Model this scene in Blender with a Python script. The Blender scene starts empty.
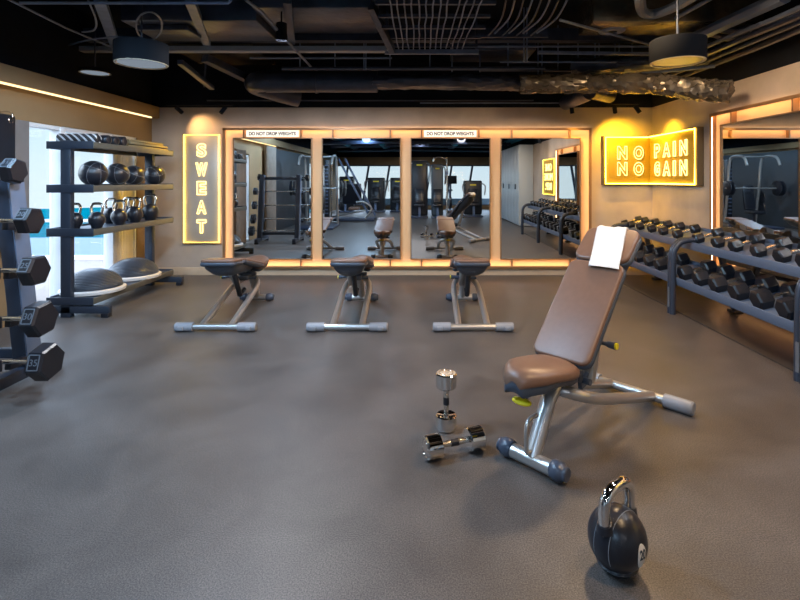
import bpy, bmesh, math, random
from mathutils import Vector, Matrix, Euler
random.seed(7)
PI = math.pi
V = Vector
sc = bpy.context.scene
COL = sc.collection

# ------------------------------------------------------------------ camera
cam_d = bpy.data.cameras.new('camera')
cam_d.sensor_width = 36.0
cam_d.lens = 490 / 800 * 36.0
cam_d.shift_x = -20 / 800
cam_d.shift_y = -120 / 800
cam_d.clip_start = 0.05
cam_d.clip_end = 2000
cam = bpy.data.objects.new('camera', cam_d)
cam.location = (0, 0, 1.35)
cam.rotation_euler = (PI / 2, 0, 0)
COL.objects.link(cam)
sc.camera = cam

# ------------------------------------------------------------------ view
sc.view_settings.view_transform = 'Standard'
sc.view_settings.look = 'None'
sc.view_settings.gamma = 1
sc.view_settings.use_curve_mapping = False
sc.view_settings.exposure = 0.7
sc.cycles.max_bounces = 10
sc.cycles.diffuse_bounces = 4
sc.cycles.glossy_bounces = 6
sc.cycles.transparent_max_bounces = 12
sc.cycles.transmission_bounces = 6
sc.cycles.sample_clamp_indirect = 4.0
sc.cycles.caustics_reflective = False
sc.cycles.caustics_refractive = False

# ------------------------------------------------------------------ sky
world = bpy.data.worlds.new('sky')
sc.world = world
world.use_nodes = True
nt = world.node_tree
nt.nodes.clear()
wo = nt.nodes.new('ShaderNodeOutputWorld')
bg = nt.nodes.new('ShaderNodeBackground')
tc = nt.nodes.new('ShaderNodeTexCoord')
sp = nt.nodes.new('ShaderNodeSeparateXYZ')
cr = nt.nodes.new('ShaderNodeValToRGB')
nt.links.new(tc.outputs['Generated'], sp.inputs[0])
nt.links.new(sp.outputs['Z'], cr.inputs[0])
nt.links.new(cr.outputs[0], bg.inputs[0])
nt.links.new(bg.outputs[0], wo.inputs[0])
e = cr.color_ramp.elements
e[0].position = 0.0; e[0].color = (0.60, 0.69, 0.75, 1)
e[1].position = 1.0; e[1].color = (2.6, 3.3, 4.6, 1)
m_ = e.new(0.10); m_.color = (0.50, 0.64, 0.76, 1)
m_ = e.new(0.20); m_.color = (0.62, 0.80, 1.0, 1)
m_ = e.new(0.45); m_.color = (3.0, 3.7, 4.9, 1)
bg.inputs[1].default_value = 1.0

def sun(name, direction, energy, angle, color):
    d = bpy.data.lights.new(name, 'SUN')
    d.energy = energy; d.angle = math.radians(angle); d.color = color
    o = bpy.data.objects.new(name, d)
    o.rotation_euler = V(direction).to_track_quat('-Z', 'Y').to_euler()
    COL.objects.link(o)
    return o
# soft hazy daylight coming in through the sea windows on the left
sun('daylight', (1.0, 0.12, -0.42), 3.2, 70, (0.78, 0.88, 1.0))

def portal(name, loc, rot, sx, sy):
    d = bpy.data.lights.new(name, 'AREA')
    d.shape = 'RECTANGLE'; d.size = sx; d.size_y = sy
    d.cycles.is_portal = True
    o = bpy.data.objects.new(name, d)
    o.location = loc; o.rotation_euler = rot
    COL.objects.link(o)
portal('window_portal', (-3.90, 5.40, 0.96), (0, -PI / 2, 0), 1.9, 1.45)
portal('window_portal', (-0.25, -8.72, 1.1), (PI / 2, 0, 0), 7.0, 1.9)

CEIL = 3.25
LAMP_POWER = 1.0

# ------------------------------------------------------------------ materials
def mat(name, col, rough=0.5, metal=0.0, noise=0.0, nscale=8.0, bump=0.0, bscale=60.0, coat=0.0,
        emit=None, estr=0.0, spec=0.5, sheen=0.0, rvar=0.0):
    m = bpy.data.materials.new(name)
    m.use_nodes = True
    n = m.node_tree.nodes; L = m.node_tree.links
    b = n['Principled BSDF']
    b.inputs['Base Color'].default_value = (*col, 1)
    b.inputs['Roughness'].default_value = rough
    b.inputs['Metallic'].default_value = metal
    b.inputs['Specular IOR Level'].default_value = spec
    b.inputs['Coat Weight'].default_value = coat
    if sheen: b.inputs['Sheen Weight'].default_value = sheen
    if emit:
        b.inputs['Emission Color'].default_value = (*emit, 1)
        b.inputs['Emission Strength'].default_value = estr
    t = n.new('ShaderNodeTexCoord')
    if noise:
        x = n.new('ShaderNodeTexNoise'); x.inputs['Scale'].default_value = nscale
        x.inputs['Detail'].default_value = 6
        L.new(t.outputs['Object'], x.inputs['Vector'])
        r = n.new('ShaderNodeValToRGB')
        r.color_ramp.elements[0].position = 0.3; r.color_ramp.elements[1].position = 0.7
        r.color_ramp.elements[0].color = (*[c * (1 - noise) for c in col], 1)
        r.color_ramp.elements[1].color = (*[min(1, c * (1 + noise)) for c in col], 1)
        L.new(x.outputs['Fac'], r.inputs[0]); L.new(r.outputs[0], b.inputs['Base Color'])
        if rvar:
            q = n.new('ShaderNodeMapRange')
            q.inputs['To Min'].default_value = rough - rvar; q.inputs['To Max'].default_value = rough + rvar
            L.new(x.outputs['Fac'], q.inputs[0]); L.new(q.outputs[0], b.inputs['Roughness'])
    if bump:
        y = n.new('ShaderNodeTexNoise'); y.inputs['Scale'].default_value = bscale
        y.inputs['Detail'].default_value = 4
        L.new(t.outputs['Object'], y.inputs['Vector'])
        u = n.new('ShaderNodeBump'); u.inputs['Strength'].default_value = bump
        u.inputs['Distance'].default_value = 0.01
        L.new(y.outputs['Fac'], u.inputs['Height']); L.new(u.outputs[0], b.inputs['Normal'])
    return m

def emis(name, col, s):
    m = bpy.data.materials.new(name); m.use_nodes = True
    n = m.node_tree.nodes; n.clear()
    o = n.new('ShaderNodeOutputMaterial'); x = n.new('ShaderNodeEmission')
    x.inputs[0].default_value = (*col, 1); x.inputs[1].default_value = s
    m.node_tree.links.new(x.outputs[0], o.inputs[0])
    return m

def floor_mat():
    m = bpy.data.materials.new('rubber_floor'); m.use_nodes = True
    n = m.node_tree.nodes; L = m.node_tree.links; b = n['Principled BSDF']
    t = n.new('ShaderNodeTexCoord')
    big = n.new('ShaderNodeTexNoise'); big.inputs['Scale'].default_value = 2.4; big.inputs['Detail'].default_value = 8
    big.inputs['Roughness'].default_value = 0.6; big.inputs['Distortion'].default_value = 0.4
    fine = n.new('ShaderNodeTexNoise'); fine.inputs['Scale'].default_value = 190; fine.inputs['Detail'].default_value = 3
    vo = n.new('ShaderNodeTexVoronoi'); vo.inputs['Scale'].default_value = 95
    for x in (big, fine, vo): L.new(t.outputs['Object'], x.inputs['Vector'])
    r1 = n.new('ShaderNodeValToRGB')
    r1.color_ramp.elements[0].position = .3; r1.color_ramp.elements[1].position = .72
    r1.color_ramp.elements[0].color = (.070, .061, .057, 1)
    r1.color_ramp.elements[1].color = (.128, .112, .104, 1)
    L.new(big.outputs['Fac'], r1.inputs[0])
    r2 = n.new('ShaderNodeValToRGB')
    r2.color_ramp.elements[0].position = .35; r2.color_ramp.elements[1].position = .68
    r2.color_ramp.elements[0].color = (.5, .5, .5, 1); r2.color_ramp.elements[1].color = (1.5, 1.5, 1.5, 1)
    L.new(fine.outputs['Fac'], r2.inputs[0])
    mx = n.new('ShaderNodeMix'); mx.data_type = 'RGBA'; mx.blend_type = 'MULTIPLY'
    mx.inputs[0].default_value = 1
    L.new(r1.outputs[0], mx.inputs[6]); L.new(r2.outputs[0], mx.inputs[7])
    # sparse pale flecks of the rubber granulate
    r3 = n.new('ShaderNodeValToRGB')
    r3.color_ramp.elements[0].position = .05; r3.color_ramp.elements[1].position = .10
    r3.color_ramp.elements[0].color = (1, 1, 1, 1); r3.color_ramp.elements[1].color = (0, 0, 0, 1)
    L.new(vo.outputs['Distance'], r3.inputs[0])
    mul = n.new('ShaderNodeMath'); mul.operation = 'MULTIPLY'; mul.inputs[1].default_value = .55
    L.new(r3.outputs[0], mul.inputs[0])
    m2 = n.new('ShaderNodeMix'); m2.data_type = 'RGBA'
    L.new(mul.outputs[0], m2.inputs[0]); L.new(mx.outputs[2], m2.inputs[6])
    m2.inputs[7].default_value = (.42, .38, .34, 1)
    L.new(m2.outputs[2], b.inputs['Base Color'])
    q = n.new('ShaderNodeMapRange'); q.inputs['To Min'].default_value = .35; q.inputs['To Max'].default_value = .50
    L.new(big.outputs['Fac'], q.inputs[0]); L.new(q.outputs[0], b.inputs['Roughness'])
    bu = n.new('ShaderNodeBump'); bu.inputs['Strength'].default_value = .15; bu.inputs['Distance'].default_value = .003
    L.new(fine.outputs['Fac'], bu.inputs['Height']); L.new(bu.outputs[0], b.inputs['Normal'])
    return m

def glass_mat():
    m = bpy.data.materials.new('window_glass'); m.use_nodes = True
    n = m.node_tree.nodes; n.clear(); L = m.node_tree.links
    o = n.new('ShaderNodeOutputMaterial'); a = n.new('ShaderNodeBsdfTransparent')
    a.inputs[0].default_value = (.93, .96, .97, 1)
    g = n.new('ShaderNodeBsdfGlossy'); g.inputs['Roughness'].default_value = .02
    lw_ = n.new('ShaderNodeLayerWeight'); lw_.inputs[0].default_value = .5
    pw_ = n.new('ShaderNodeMath'); pw_.operation = 'POWER'; pw_.inputs[1].default_value = 5
    f = n.new('ShaderNodeMath'); f.operation = 'MULTIPLY_ADD'; f.inputs[1].default_value = .8; f.inputs[2].default_value = .03
    L.new(lw_.outputs['Facing'], pw_.inputs[0]); L.new(pw_.outputs[0], f.inputs[0])
    x = n.new('ShaderNodeMixShader')
    L.new(f.outputs[0], x.inputs[0]); L.new(a.outputs[0], x.inputs[1]); L.new(g.outputs[0], x.inputs[2])
    L.new(x.outputs[0], o.inputs[0])
    return m

def wave_mat(name, c0, c1, scale, rough=.6, direction='DIAGONAL', thr=.7):
    m = bpy.data.materials.new(name); m.use_nodes = True
    n = m.node_tree.nodes; L = m.node_tree.links; b = n['Principled BSDF']
    t = n.new('ShaderNodeTexCoord'); w = n.new('ShaderNodeTexWave')
    w.inputs['Scale'].default_value = scale; w.bands_direction = direction
    r = n.new('ShaderNodeValToRGB')
    r.color_ramp.elements[0].position = thr; r.color_ramp.elements[1].position = thr + .08
    r.color_ramp.elements[0].color = (*c0, 1); r.color_ramp.elements[1].color = (*c1, 1)
    L.new(t.outputs['Object'], w.inputs['Vector']); L.new(w.outputs['Fac'], r.inputs[0])
    L.new(r.outputs[0], b.inputs['Base Color']); b.inputs['Roughness'].default_value = rough
    return m

M = dict(
    floor=floor_mat(), glass=glass_mat(),
    plaster=mat('taupe_plaster', (.44, .37, .305), .8, noise=.15, nscale=2.2, bump=.15, bscale=9),
    plaster_warm=mat('brown_plaster', (.27, .175, .085), .8, noise=.10, nscale=2.0, bump=.1),
    skirt=mat('skirting_paint', (.62, .47, .32), .6, noise=.05),
    black=mat('black_ceiling_paint', (.004, .006, .011), .85, spec=.2, noise=.3, nscale=3),
    steel_dark=mat('dark_painted_steel', (.034, .046, .082), .42, noise=.25, nscale=12),
    steel_pale=mat('pale_painted_steel', (.12, .165, .27), .4, noise=.2, nscale=12),
    beam=mat('window_light_beam_tint', (.30, .34, .42), .45),  # paler and bluer than the other steel, for window light on this beam
    duct=mat('dark_duct_wrap', (.028, .037, .068), .32, noise=.4, nscale=5, bump=.6, bscale=12),
    foil=mat('crinkled_duct_foil', (.13, .11, .085), .26, metal=.5, noise=.5, nscale=5, bump=1.0, bscale=14),
    wire=mat('grey_wire', (.17, .21, .31), .4),
    mirror=mat('mirror_silver', (.80, .81, .80), .0, metal=1.0),
    frame=mat('frame_panel_added_glow', (.72, .47, .25), .5, emit=(1.0, .45, .16), estr=.05),  # weak emission added to stand for LED light on the panel
    rim=mat('bronze_rim', (.30, .17, .08), .35, metal=.3),
    led=emis('warm_led', (1.0, .54, .24), 9.5),
    led_soft=emis('cove_led', (1.0, .70, .32), 1.6),
    neon=emis('yellow_neon', (1.0, .62, .07), 5.0),
    neon_bright=emis('bright_yellow_neon', (1.0, .58, .05), 12.0),
    notice=mat('backlit_notice', (.7, .66, .58), .4, emit=(1.0, .88, .72), estr=.55),
    neon_letter=emis('yellow_neon_letter', (1.0, .70, .20), 2.8),
    sign_metal=mat('brushed_sign_panel', (.45, .41, .36), .35, metal=.25, noise=.05, nscale=3),
    sign_yellow=mat('yellow_sign_panel', (.30, .20, .015), .5),
    sign_edge=mat('sign_box_edge', (.06, .05, .03), .5),
    white_frame=mat('white_window_frame', (.80, .81, .82), .4),
    curtain=mat('taupe_curtain', (.25, .20, .16), .9, noise=.1),
    blind=mat('white_blind', (.85, .82, .76), .8),
    terrace=mat('beige_terrace', (.24, .19, .16), .8, noise=.05),
    roof=mat('grey_roof', (.10, .13, .16), .8),
    pilaster=mat('grey_pilaster', (.20, .185, .18), .7, noise=.08),
    brown=mat('brown_upholstery', (.18, .098, .064), .38, noise=.06, nscale=30, bump=.08, bscale=220),
    shell=mat('dark_pad_shell', (.045, .058, .082), .38, bump=.05, bscale=120),
    silver=mat('silver_bench_tube', (.50, .49, .48), .30, metal=.75),
    capgrey=mat('grey_end_cap', (.27, .28, .31), .45),
    capblue=mat('dark_rubber_foot', (.06, .075, .11), .28),
    yellow=mat('yellow_plastic', (.85, .70, .02), .35),
    white=mat('white_towel', (.78, .77, .76), .95, bump=.8, bscale=160, sheen=.3),
    chrome=mat('chrome', (.78, .76, .74), .06, metal=1.0),
    chrome_worn=mat('brushed_chrome', (.70, .66, .60), .22, metal=1.0),
    rubber=mat('black_rubber', (.013, .015, .022), .32, bump=.06, bscale=150),
    rubber_hex=mat('black_hex_rubber', (.011, .012, .017), .30, bump=.05, bscale=150),
    rack=mat('slate_rack_paint', (.036, .048, .075), .36, metal=.2),
    tray=mat('blue_grey_tray', (.13, .17, .25), .36, metal=.1),
    storage=mat('graphite_storage_paint', (.026, .036, .056), .4, metal=.1),
    shelf_edge=mat('satin_shelf_edge', (.105, .10, .08), .38, metal=.1),
    sticker=mat('pale_sticker', (.13, .145, .17), .5),
    ink=mat('dark_ink', (.03, .05, .07), .5),
    seam=mat('grey_seam', (.25, .27, .30), .5),
    label=mat('ivory_label', (.80, .74, .66), .4),
    bosu=mat('grey_dome_rubber', (.06, .068, .085), .35),
    dark_panel=mat('added_dark_sheet', (.035, .04, .048), .5),
    bosu_base=mat('pale_dome_base', (.62, .60, .58), .5),
    roller=wave_mat('patterned_roller', (.02, .02, .025), (.55, .58, .62), 9.0),
    mat_roll=mat('olive_mat', (.20, .17, .10), .7),
    stack=mat('black_machine_cover', (.010, .013, .020), .35),
    stack_mid=mat('slate_machine_cover', (.07, .085, .10), .4),
    locker=mat('pale_locker', (.45, .50, .53), .35),
    diffuser_cool=emis('pendant_diffuser', (.42, .50, .60), .30),
    diffuser_sign_glow=mat('pendant_glass_glow_tint', (.40, .34, .14), .25),  # yellow glow of the sign put into the disc colour
    ring=mat('pendant_ring', (.55, .50, .38), .3),
    drum=mat('matt_black_drum', (.004, .005, .007), .9, spec=.1),
    sea=mat('sea_water', (.0, .075, .095), 1.0, spec=0.0, noise=.12, nscale=.02),
    mat_strip=mat('dark_floor_mat', (.050, .040, .036), .42, noise=.3, nscale=5),
)

# ------------------------------------------------------------------ mesh helpers
class MB:
    def __init__(s): s.bm = bmesh.new()
    def box(s, c, d, rot=None, bev=0.0, seg=2):
        r = bmesh.ops.create_cube(s.bm, size=1.0)
        vs = r['verts']
        for v in vs: v.co = V((v.co.x * d[0], v.co.y * d[1], v.co.z * d[2]))
        if bev:
            es = list({e for v in vs for e in v.link_edges})
            rr = bmesh.ops.bevel(s.bm, geom=es, offset=min(bev, min(d) * .49), segments=seg, profile=.5, affect='EDGES')
            vs = list({v for f in rr['faces'] for v in f.verts} | {v for v in vs if v.is_valid})
        Mx = Matrix.Translation(V(c)) @ (rot.to_matrix().to_4x4() if isinstance(rot, Euler) else (rot if rot is not None else Matrix()))
        for v in vs: v.co = Mx @ v.co
        return s
    def bar(s, a, b, w, h, bev=0.0, up=(0, 0, 1)):
        a = V(a); b = V(b); x = (b - a).normalized(); u = V(up)
        if abs(x.dot(u)) > .98: u = V((0, 1, 0))
        y = u.cross(x).normalized(); z = x.cross(y)
        R = Matrix((x, y, z)).transposed().to_4x4()
        return s.box((a + b) / 2, ((b - a).length, w, h), R, bev)
    def cyl(s, a, b, r, r2=None, n=24, caps=True):
        a = V(a); b = V(b); d = b - a
        Mx = Matrix.Translation((a + b) / 2) @ d.to_track_quat('Z', 'Y').to_matrix().to_4x4()
        bmesh.ops.create_cone(s.bm, cap_ends=caps, segments=n, radius1=r, radius2=r if r2 is None else r2, depth=d.length, matrix=Mx)
        return s
    def prism(s, a, b, r, n=6, ch=0.0, phase=0.0, up=(0, 0, 1)):
        """regular prism from a to b with chamfered ends"""
        a = V(a); b = V(b); x = (b - a).normalized(); u = V(up)
        y = u.cross(x).normalized(); z = x.cross(y)
        L = (b - a).length; rings = []
        for t, rr in ((0, r - ch), (ch, r), (L - ch, r), (L, r - ch)) if ch else ((0, r), (L, r)):
            rings.append([s.bm.verts.new(a + x * t + y * rr * math.cos(phase + 2 * PI * k / n) + z * rr * math.sin(phase + 2 * PI * k / n)) for k in range(n)])
        for p, q in zip(rings, rings[1:]):
            for k in range(n): s.bm.faces.new((p[k], p[(k + 1) % n], q[(k + 1) % n], q[k]))
        s.bm.faces.new(rings[0][::-1]); s.bm.faces.new(rings[-1])
        return s
    def lathe(s, prof, c=(0, 0, 0), n=40, Mx=None):
        rings = []
        T = Matrix.Translation(V(c)) @ (Mx or Matrix())
        for r, z in prof:
            if r < 1e-6: rings.append([s.bm.verts.new(T @ V((0, 0, z)))])
            else: rings.append([s.bm.verts.new(T @ V((r * math.cos(2 * PI * k / n), r * math.sin(2 * PI * k / n), z))) for k in range(n)])
        for p, q in zip(rings, rings[1:]):
            if len(p) == 1 and len(q) == 1: continue
            for k in range(n):
                k2 = (k + 1) % n
                if len(p) == 1: s.bm.faces.new((p[0], q[k2], q[k]))
                elif len(q) == 1: s.bm.faces.new((p[k], p[k2], q[0]))
                else: s.bm.faces.new((p[k], p[k2], q[k2], q[k]))
        return s
    def tube(s, pts, r, n=12, smooth=0, closed=False, flat=1.0):
        P = [V(p) for p in pts]
        if smooth:
            Q = []
            m = len(P)
            for i in range(m if closed else m - 1):
                p0 = P[(i - 1) % m] if (closed or i > 0) else P[0]
                p1 = P[i]; p2 = P[(i + 1) % m]
                p3 = P[(i + 2) % m] if (closed or i + 2 < m) else P[-1]
                for k in range(smooth):
                    t = k / smooth
                    Q.append(.5 * ((2 * p1) + (-p0 + p2) * t + (2 * p0 - 5 * p1 + 4 * p2 - p3) * t * t + (-p0 + 3 * p1 - 3 * p2 + p3) * t ** 3))
            if not closed: Q.append(P[-1])
            P = Q
        m = len(P); rings = []; prev = None
        for i in range(m):
            if closed: d = (P[(i + 1) % m] - P[(i - 1) % m]).normalized()
            else: d = (P[min(i + 1, m - 1)] - P[max(i - 1, 0)]).normalized()
            if prev is None:
                u = V((0, 0, 1)) if abs(d.z) < .9 else V((1, 0, 0))
                u = (u - d * u.dot(d)).normalized()
            else:
                u = (prev - d * prev.dot(d)).normalized()
            prev = u; w = d.cross(u)
            rr = r[i] if isinstance(r, (list, tuple)) and len(r) == m else (r if not isinstance(r, (list, tuple)) else r[0])
            rings.append([s.bm.verts.new(P[i] + (u * math.cos(2 * PI * k / n) * flat + w * math.sin(2 * PI * k / n)) * rr) for k in range(n)])
        pr = list(zip(rings, rings[1:])) + ([(rings[-1], rings[0])] if closed else [])
        for p, q in pr:
            for k in range(n): s.bm.faces.new((p[k], p[(k + 1) % n], q[(k + 1) % n], q[k]))
        if not closed:
            s.bm.faces.new(rings[0][::-1]); s.bm.faces.new(rings[-1])
        return s
    def loft(s, rings, closed_ends=True):
        R = [[s.bm.verts.new(V(p)) for p in ring] for ring in rings]
        n = len(R[0])
        for p, q in zip(R, R[1:]):
            for k in range(n): s.bm.faces.new((p[k], p[(k + 1) % n], q[(k + 1) % n], q[k]))
        if closed_ends:
            s.bm.faces.new(R[0][::-1]); s.bm.faces.new(R[-1])
        return s
    def rrect(s, L, W, T, r, bev, Mx, seg=6, taper=0.0):
        """rounded-corner slab, x 0..L, y centred, z 0..T, edges rolled by bev"""
        def outline(ins, z):
            pts = []
            for cx, cy, a0 in ((L - r, W / 2 - r, 0), (r, W / 2 - r, PI / 2), (r, -W / 2 + r, PI), (L - r, -W / 2 + r, 1.5 * PI)):
                for k in range(seg + 1):
                    a = a0 + PI / 2 * k / seg
                    rr = max(r - ins, .002)
                    x = cx + rr * math.cos(a); y = cy + rr * math.sin(a)
                    y *= 1 - taper * (1 - x / L)
                    pts.append(Mx @ V((x, y, z)))
            return pts
        rings = []
        for k in range(5):
            a = PI / 2 * k / 4
            rings.append(outline(bev * (1 - math.sin(a)), bev * (1 - math.cos(a))))
        for k in range(5):
            a = PI / 2 * k / 4
            rings.append(outline(bev * (1 - math.cos(a)), T - bev * (1 - math.sin(a))))
        return s.loft(rings)
    def mesh(s, name, material, ang=38, smooth=True):
        bmesh.ops.recalc_face_normals(s.bm, faces=s.bm.faces)
        me = bpy.data.meshes.new(name)
        s.bm.to_mesh(me); s.bm.free()
        if material: me.materials.append(material)
        if smooth:
            me.polygons.foreach_set('use_smooth', [True] * len(me.polygons))
            me.set_sharp_from_angle(angle=math.radians(ang))
        return me
    def build(s, name, material, parent=None, ang=38, smooth=True):
        me = s.mesh(name, material, ang, smooth)
        o = bpy.data.objects.new(name, me)
        COL.objects.link(o)
        if parent is not None: o.parent = parent
        return o

def tag(o, label=None, cat=None, group=None, kind=None):
    if label: o['label'] = label
    if cat: o['category'] = cat
    if group: o['group'] = group
    if kind: o['kind'] = kind
    return o
def thing(name, label, cat, loc=(0, 0, 0), rz=0.0, group=None, rot=None):
    o = bpy.data.objects.new(name, None)
    o.empty_display_size = .1
    COL.objects.link(o)
    o.location = loc
    o.rotation_euler = rot if rot else (0, 0, rz)
    return tag(o, label, cat, group)
def struct(name, mb, m, label=None, parent=None, **k):
    o = mb.build(name, m, parent, **k)
    if parent is None: o['kind'] = 'structure'
    if label: o['label'] = label
    return o
KIDS = {}
def children(o): return [c for c in bpy.data.objects if c.parent is o]
def dup(root, loc=None, rot=None, label=None, group=None):
    def rec(o, parent):
        c = o.copy(); COL.objects.link(c)
        if parent is not None: c.parent = parent
        for ch in children(o): rec(ch, c)
        return c
    r = rec(root, None)
    if loc is not None: r.location = loc
    if rot is not None: r.rotation_euler = rot
    if label: r['label'] = label
    if group: r['group'] = group
    return r
def spot(name, loc, target, power, color, size, angle=70, blend=.6, parent=None):
    d = bpy.data.lights.new(name, 'SPOT')
    d.energy = power; d.color = color; d.shadow_soft_size = size
    d.spot_size = math.radians(angle); d.spot_blend = blend
    o = bpy.data.objects.new(name, d)
    o.location = loc
    o.rotation_euler = (V(target) - V(loc)).to_track_quat('-Z', 'Y').to_euler()
    COL.objects.link(o)
    return o
def text_mesh(txt, height, width=None, extrude=.002, outline=0.0, bold=0.0):
    """text standing in the XZ plane, reading along +X, facing -Y, centred"""
    cu = bpy.data.curves.new('lettering', 'FONT'); cu.body = txt
    cu.align_x = 'LEFT'
    o = bpy.data.objects.new('lettering', cu); COL.objects.link(o)
    cu.extrude = 0
    def grab():
        bpy.context.view_layer.update()
        dg = bpy.context.evaluated_depsgraph_get()
        me = bpy.data.meshes.new_from_object(o.evaluated_get(dg))
        return me
    me0 = grab()
    ys = [v.co.y for v in me0.vertices]
    cu.size = height / (max(ys) - min(ys))
    if outline:
        cu.fill_mode = 'NONE'; cu.bevel_depth = outline; cu.bevel_resolution = 2; cu.resolution_u = 6
    else:
        cu.extrude = extrude
    cu.offset = bold
    me = grab()
    xs = [v.co.x for v in me.vertices]; ys = [v.co.y for v in me.vertices]
    cx = (max(xs) + min(xs)) / 2; cy = (max(ys) + min(ys)) / 2
    sx = (width / (max(xs) - min(xs))) if width else 1
    for v in me.vertices:
        x, y, z = v.co
        v.co = ((x - cx) * sx, -z, y - cy)
    bpy.data.objects.remove(o)
    bpy.data.curves.remove(cu)
    return me
def add_mesh(name, me, m, parent, loc=(0, 0, 0), rot=(0, 0, 0)):
    me.materials.clear(); me.materials.append(m)
    o = bpy.data.objects.new(name, me); COL.objects.link(o)
    o.parent = parent; o.location = loc; o.rotation_euler = rot
    return o

BW = 6.963      # back wall
LW = -3.81      # left wall
RW = 3.30       # right wall
RB = -8.6       # rear wall behind the camera
WH = 2.38       # plastered height

# ================================================================== STRUCTURE
struct('floor', MB().box(((LW + RW) / 2, (BW + RB) / 2, -.05), (RW - LW + .5, BW - RB + .5, .10)), M['floor'], 'dark flecked rubber gym floor')
struct('ceiling', MB().box(((LW + RW) / 2, (BW + RB) / 2, CEIL + .05), (RW - LW + .5, BW - RB + .5, .10)), M['black'], 'black painted open ceiling')
struct('wall_back', MB().box(((LW + RW) / 2, BW + .1, WH / 2), (RW - LW + .4, .2, WH)), M['plaster'], 'taupe plaster back wall')
struct('trim_1', MB().box(((LW + RW) / 2, BW + .1, (WH + CEIL) / 2), (RW - LW + .4, .2, CEIL - WH)), M['black'], 'black wall band above the back wall plaster')
# left wall with openings
lw = MB()
def lwall(y0, y1, z0, z1, mb=lw, t=.2): mb.box((LW - t / 2, (y0 + y1) / 2, (z0 + z1) / 2), (t, y1 - y0, z1 - z0))
lwall(RB, BW, 1.92, WH)
lwall(6.60, BW, 0, 1.92)
lwall(3.30, 4.71, 0, 1.92)
lwall(-3.0, 2.88, 0, 1.92)
lwall(RB, -6.2, 0, 1.92)
struct('wall_left', lw, M['plaster_warm'], 'brown plaster window wall on the left')
struct('trim_2', MB().box((LW - .1, (BW + RB) / 2, (WH + CEIL) / 2), (.2, BW - RB, CEIL - WH)), M['black'], 'black wall band above the left wall')
# soffit beam with LED cove
sf = struct('trim_3', MB().box((LW + .055, (BW + RB) / 2, 2.305), (.11, BW - RB, .16), bev=.004), M['plaster_warm'], 'brown soffit beam along the top of the left wall')
struct('led_strip', MB().box((LW + .098, (BW - .2 + 1.2) / 2, 2.213), (.020, BW - .2 - 1.2, .016)), M['led_soft'], 'warm LED line under the soffit beam', sf)
struct('wall_right', MB().box((RW + .1, (BW + RB) / 2, WH / 2), (.2, BW - RB, WH)), M['plaster'], 'taupe plaster right wall')
struct('trim_4', MB().box((RW + .1, (BW + RB) / 2, (WH + CEIL) / 2), (.2, BW - RB, CEIL - WH)), M['black'], 'black wall band above the right wall')
rw = MB()
rw.box(((LW + RW) / 2, RB - .1, 2.22), (RW - LW, .2, .36))
rw.box(((LW + RW) / 2, RB - .1, .09), (RW - LW, .2, .18))
struct('wall_rear', rw, M['plaster_warm'], 'brown beam and sill of the rear window wall')
struct('trim_5', MB().box(((LW + RW) / 2, RB - .1, (2.4 + CEIL) / 2), (RW - LW + .4, .2, CEIL - 2.4)), M['black'], 'black wall band above the rear windows')
struct('baseboard_back', MB().box(((LW + RW) / 2, BW - .012, .055), (RW - LW, .024, .11), bev=.004), M['skirt'], 'pale skirting under the back mirrors')
struct('baseboard_right', MB().box((RW - .01, 6.2, .05), (.02, 1.5, .10), bev=.004), M['skirt'], 'pale skirting in the far right corner')
struct('baseboard_left', MB().box((LW + .01, 6.78, .05), (.02, .36, .10), bev=.004), M['skirt'], 'pale skirting in the far left corner')

def window(n, y0, y1, z1, mull, label):
    w = MB(); f = .05
    w.box((LW - .06, (y0 + y1) / 2, z1 - .02), (.10, y1 - y0, .045), bev=.004)
    w.box((LW - .06, (y0 + y1) / 2, .02), (.10, y1 - y0, .04), bev=.004)
    w.box((LW - .06, y0 + .02, z1 / 2), (.10, .04, z1), bev=.004)
    w.box((LW - .06, y1 - .02, z1 / 2), (.10, .04, z1), bev=.004)
    o = struct('window_%d' % n, w, M['white_frame'], label)
    for y, wd in mull:
        struct('mullion', MB().box((LW - .06, y, z1 / 2), (.12, wd, z1 - .02), bev=.004), M['white_frame'], None, o)
    struct('pane', MB().box((LW - .08, (y0 + y1) / 2, z1 / 2), (.008, y1 - y0 - .04, z1 - .06)), M['glass'], None, o)
    return o
window(1, 4.71, 6.60, 1.92, [(5.23, .07), (6.12, .07)], 'floor-to-ceiling white framed window with a sea view')
window(2, 2.88, 3.30, 1.90, [], 'narrow glazed terrace door beside the barbell rack')
window(4, -6.2, -3.0, 1.92, [(-5.1, .07), (-4.05, .07)], 'long row of windows behind the camera on the left')
# white blind at the far end of window 1
bl = MB()
ring = []
N = 26
for side in (0, 1):
    pts = []
b0 = []
for k in range(N + 1):
    y = 6.17 + .40 * k / N
    b0.append((LW - .035 + .012 * math.sin(k * 1.5), y))
for k in range(N):
    (x0, ya), (x1, yb) = b0[k], b0[k + 1]
    vs = [bl.bm.verts.new(p) for p in ((x0, ya, .03), (x1, yb, .03), (x1, yb, 1.87), (x0, ya, 1.87), (x0 - .006, ya, .03), (x1 - .006, yb, .03), (x1 - .006, yb, 1.87), (x0 - .006, ya, 1.87))]
    bl.bm.faces.new(vs[:4]); bl.bm.faces.new(vs[4:][::-1])
bmesh.ops.remove_doubles(bl.bm, verts=bl.bm.verts, dist=1e-5)
tag(bl.build('window_blind', M['blind']), 'white sheer blind hanging at the far end of the sea window', 'blind')
struct('trim_6', MB().box((LW + .03, 4.60, .955), (.10, .16, 1.91), bev=.004), M['pilaster'], 'grey pilaster on the near side of the sea window')

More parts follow.
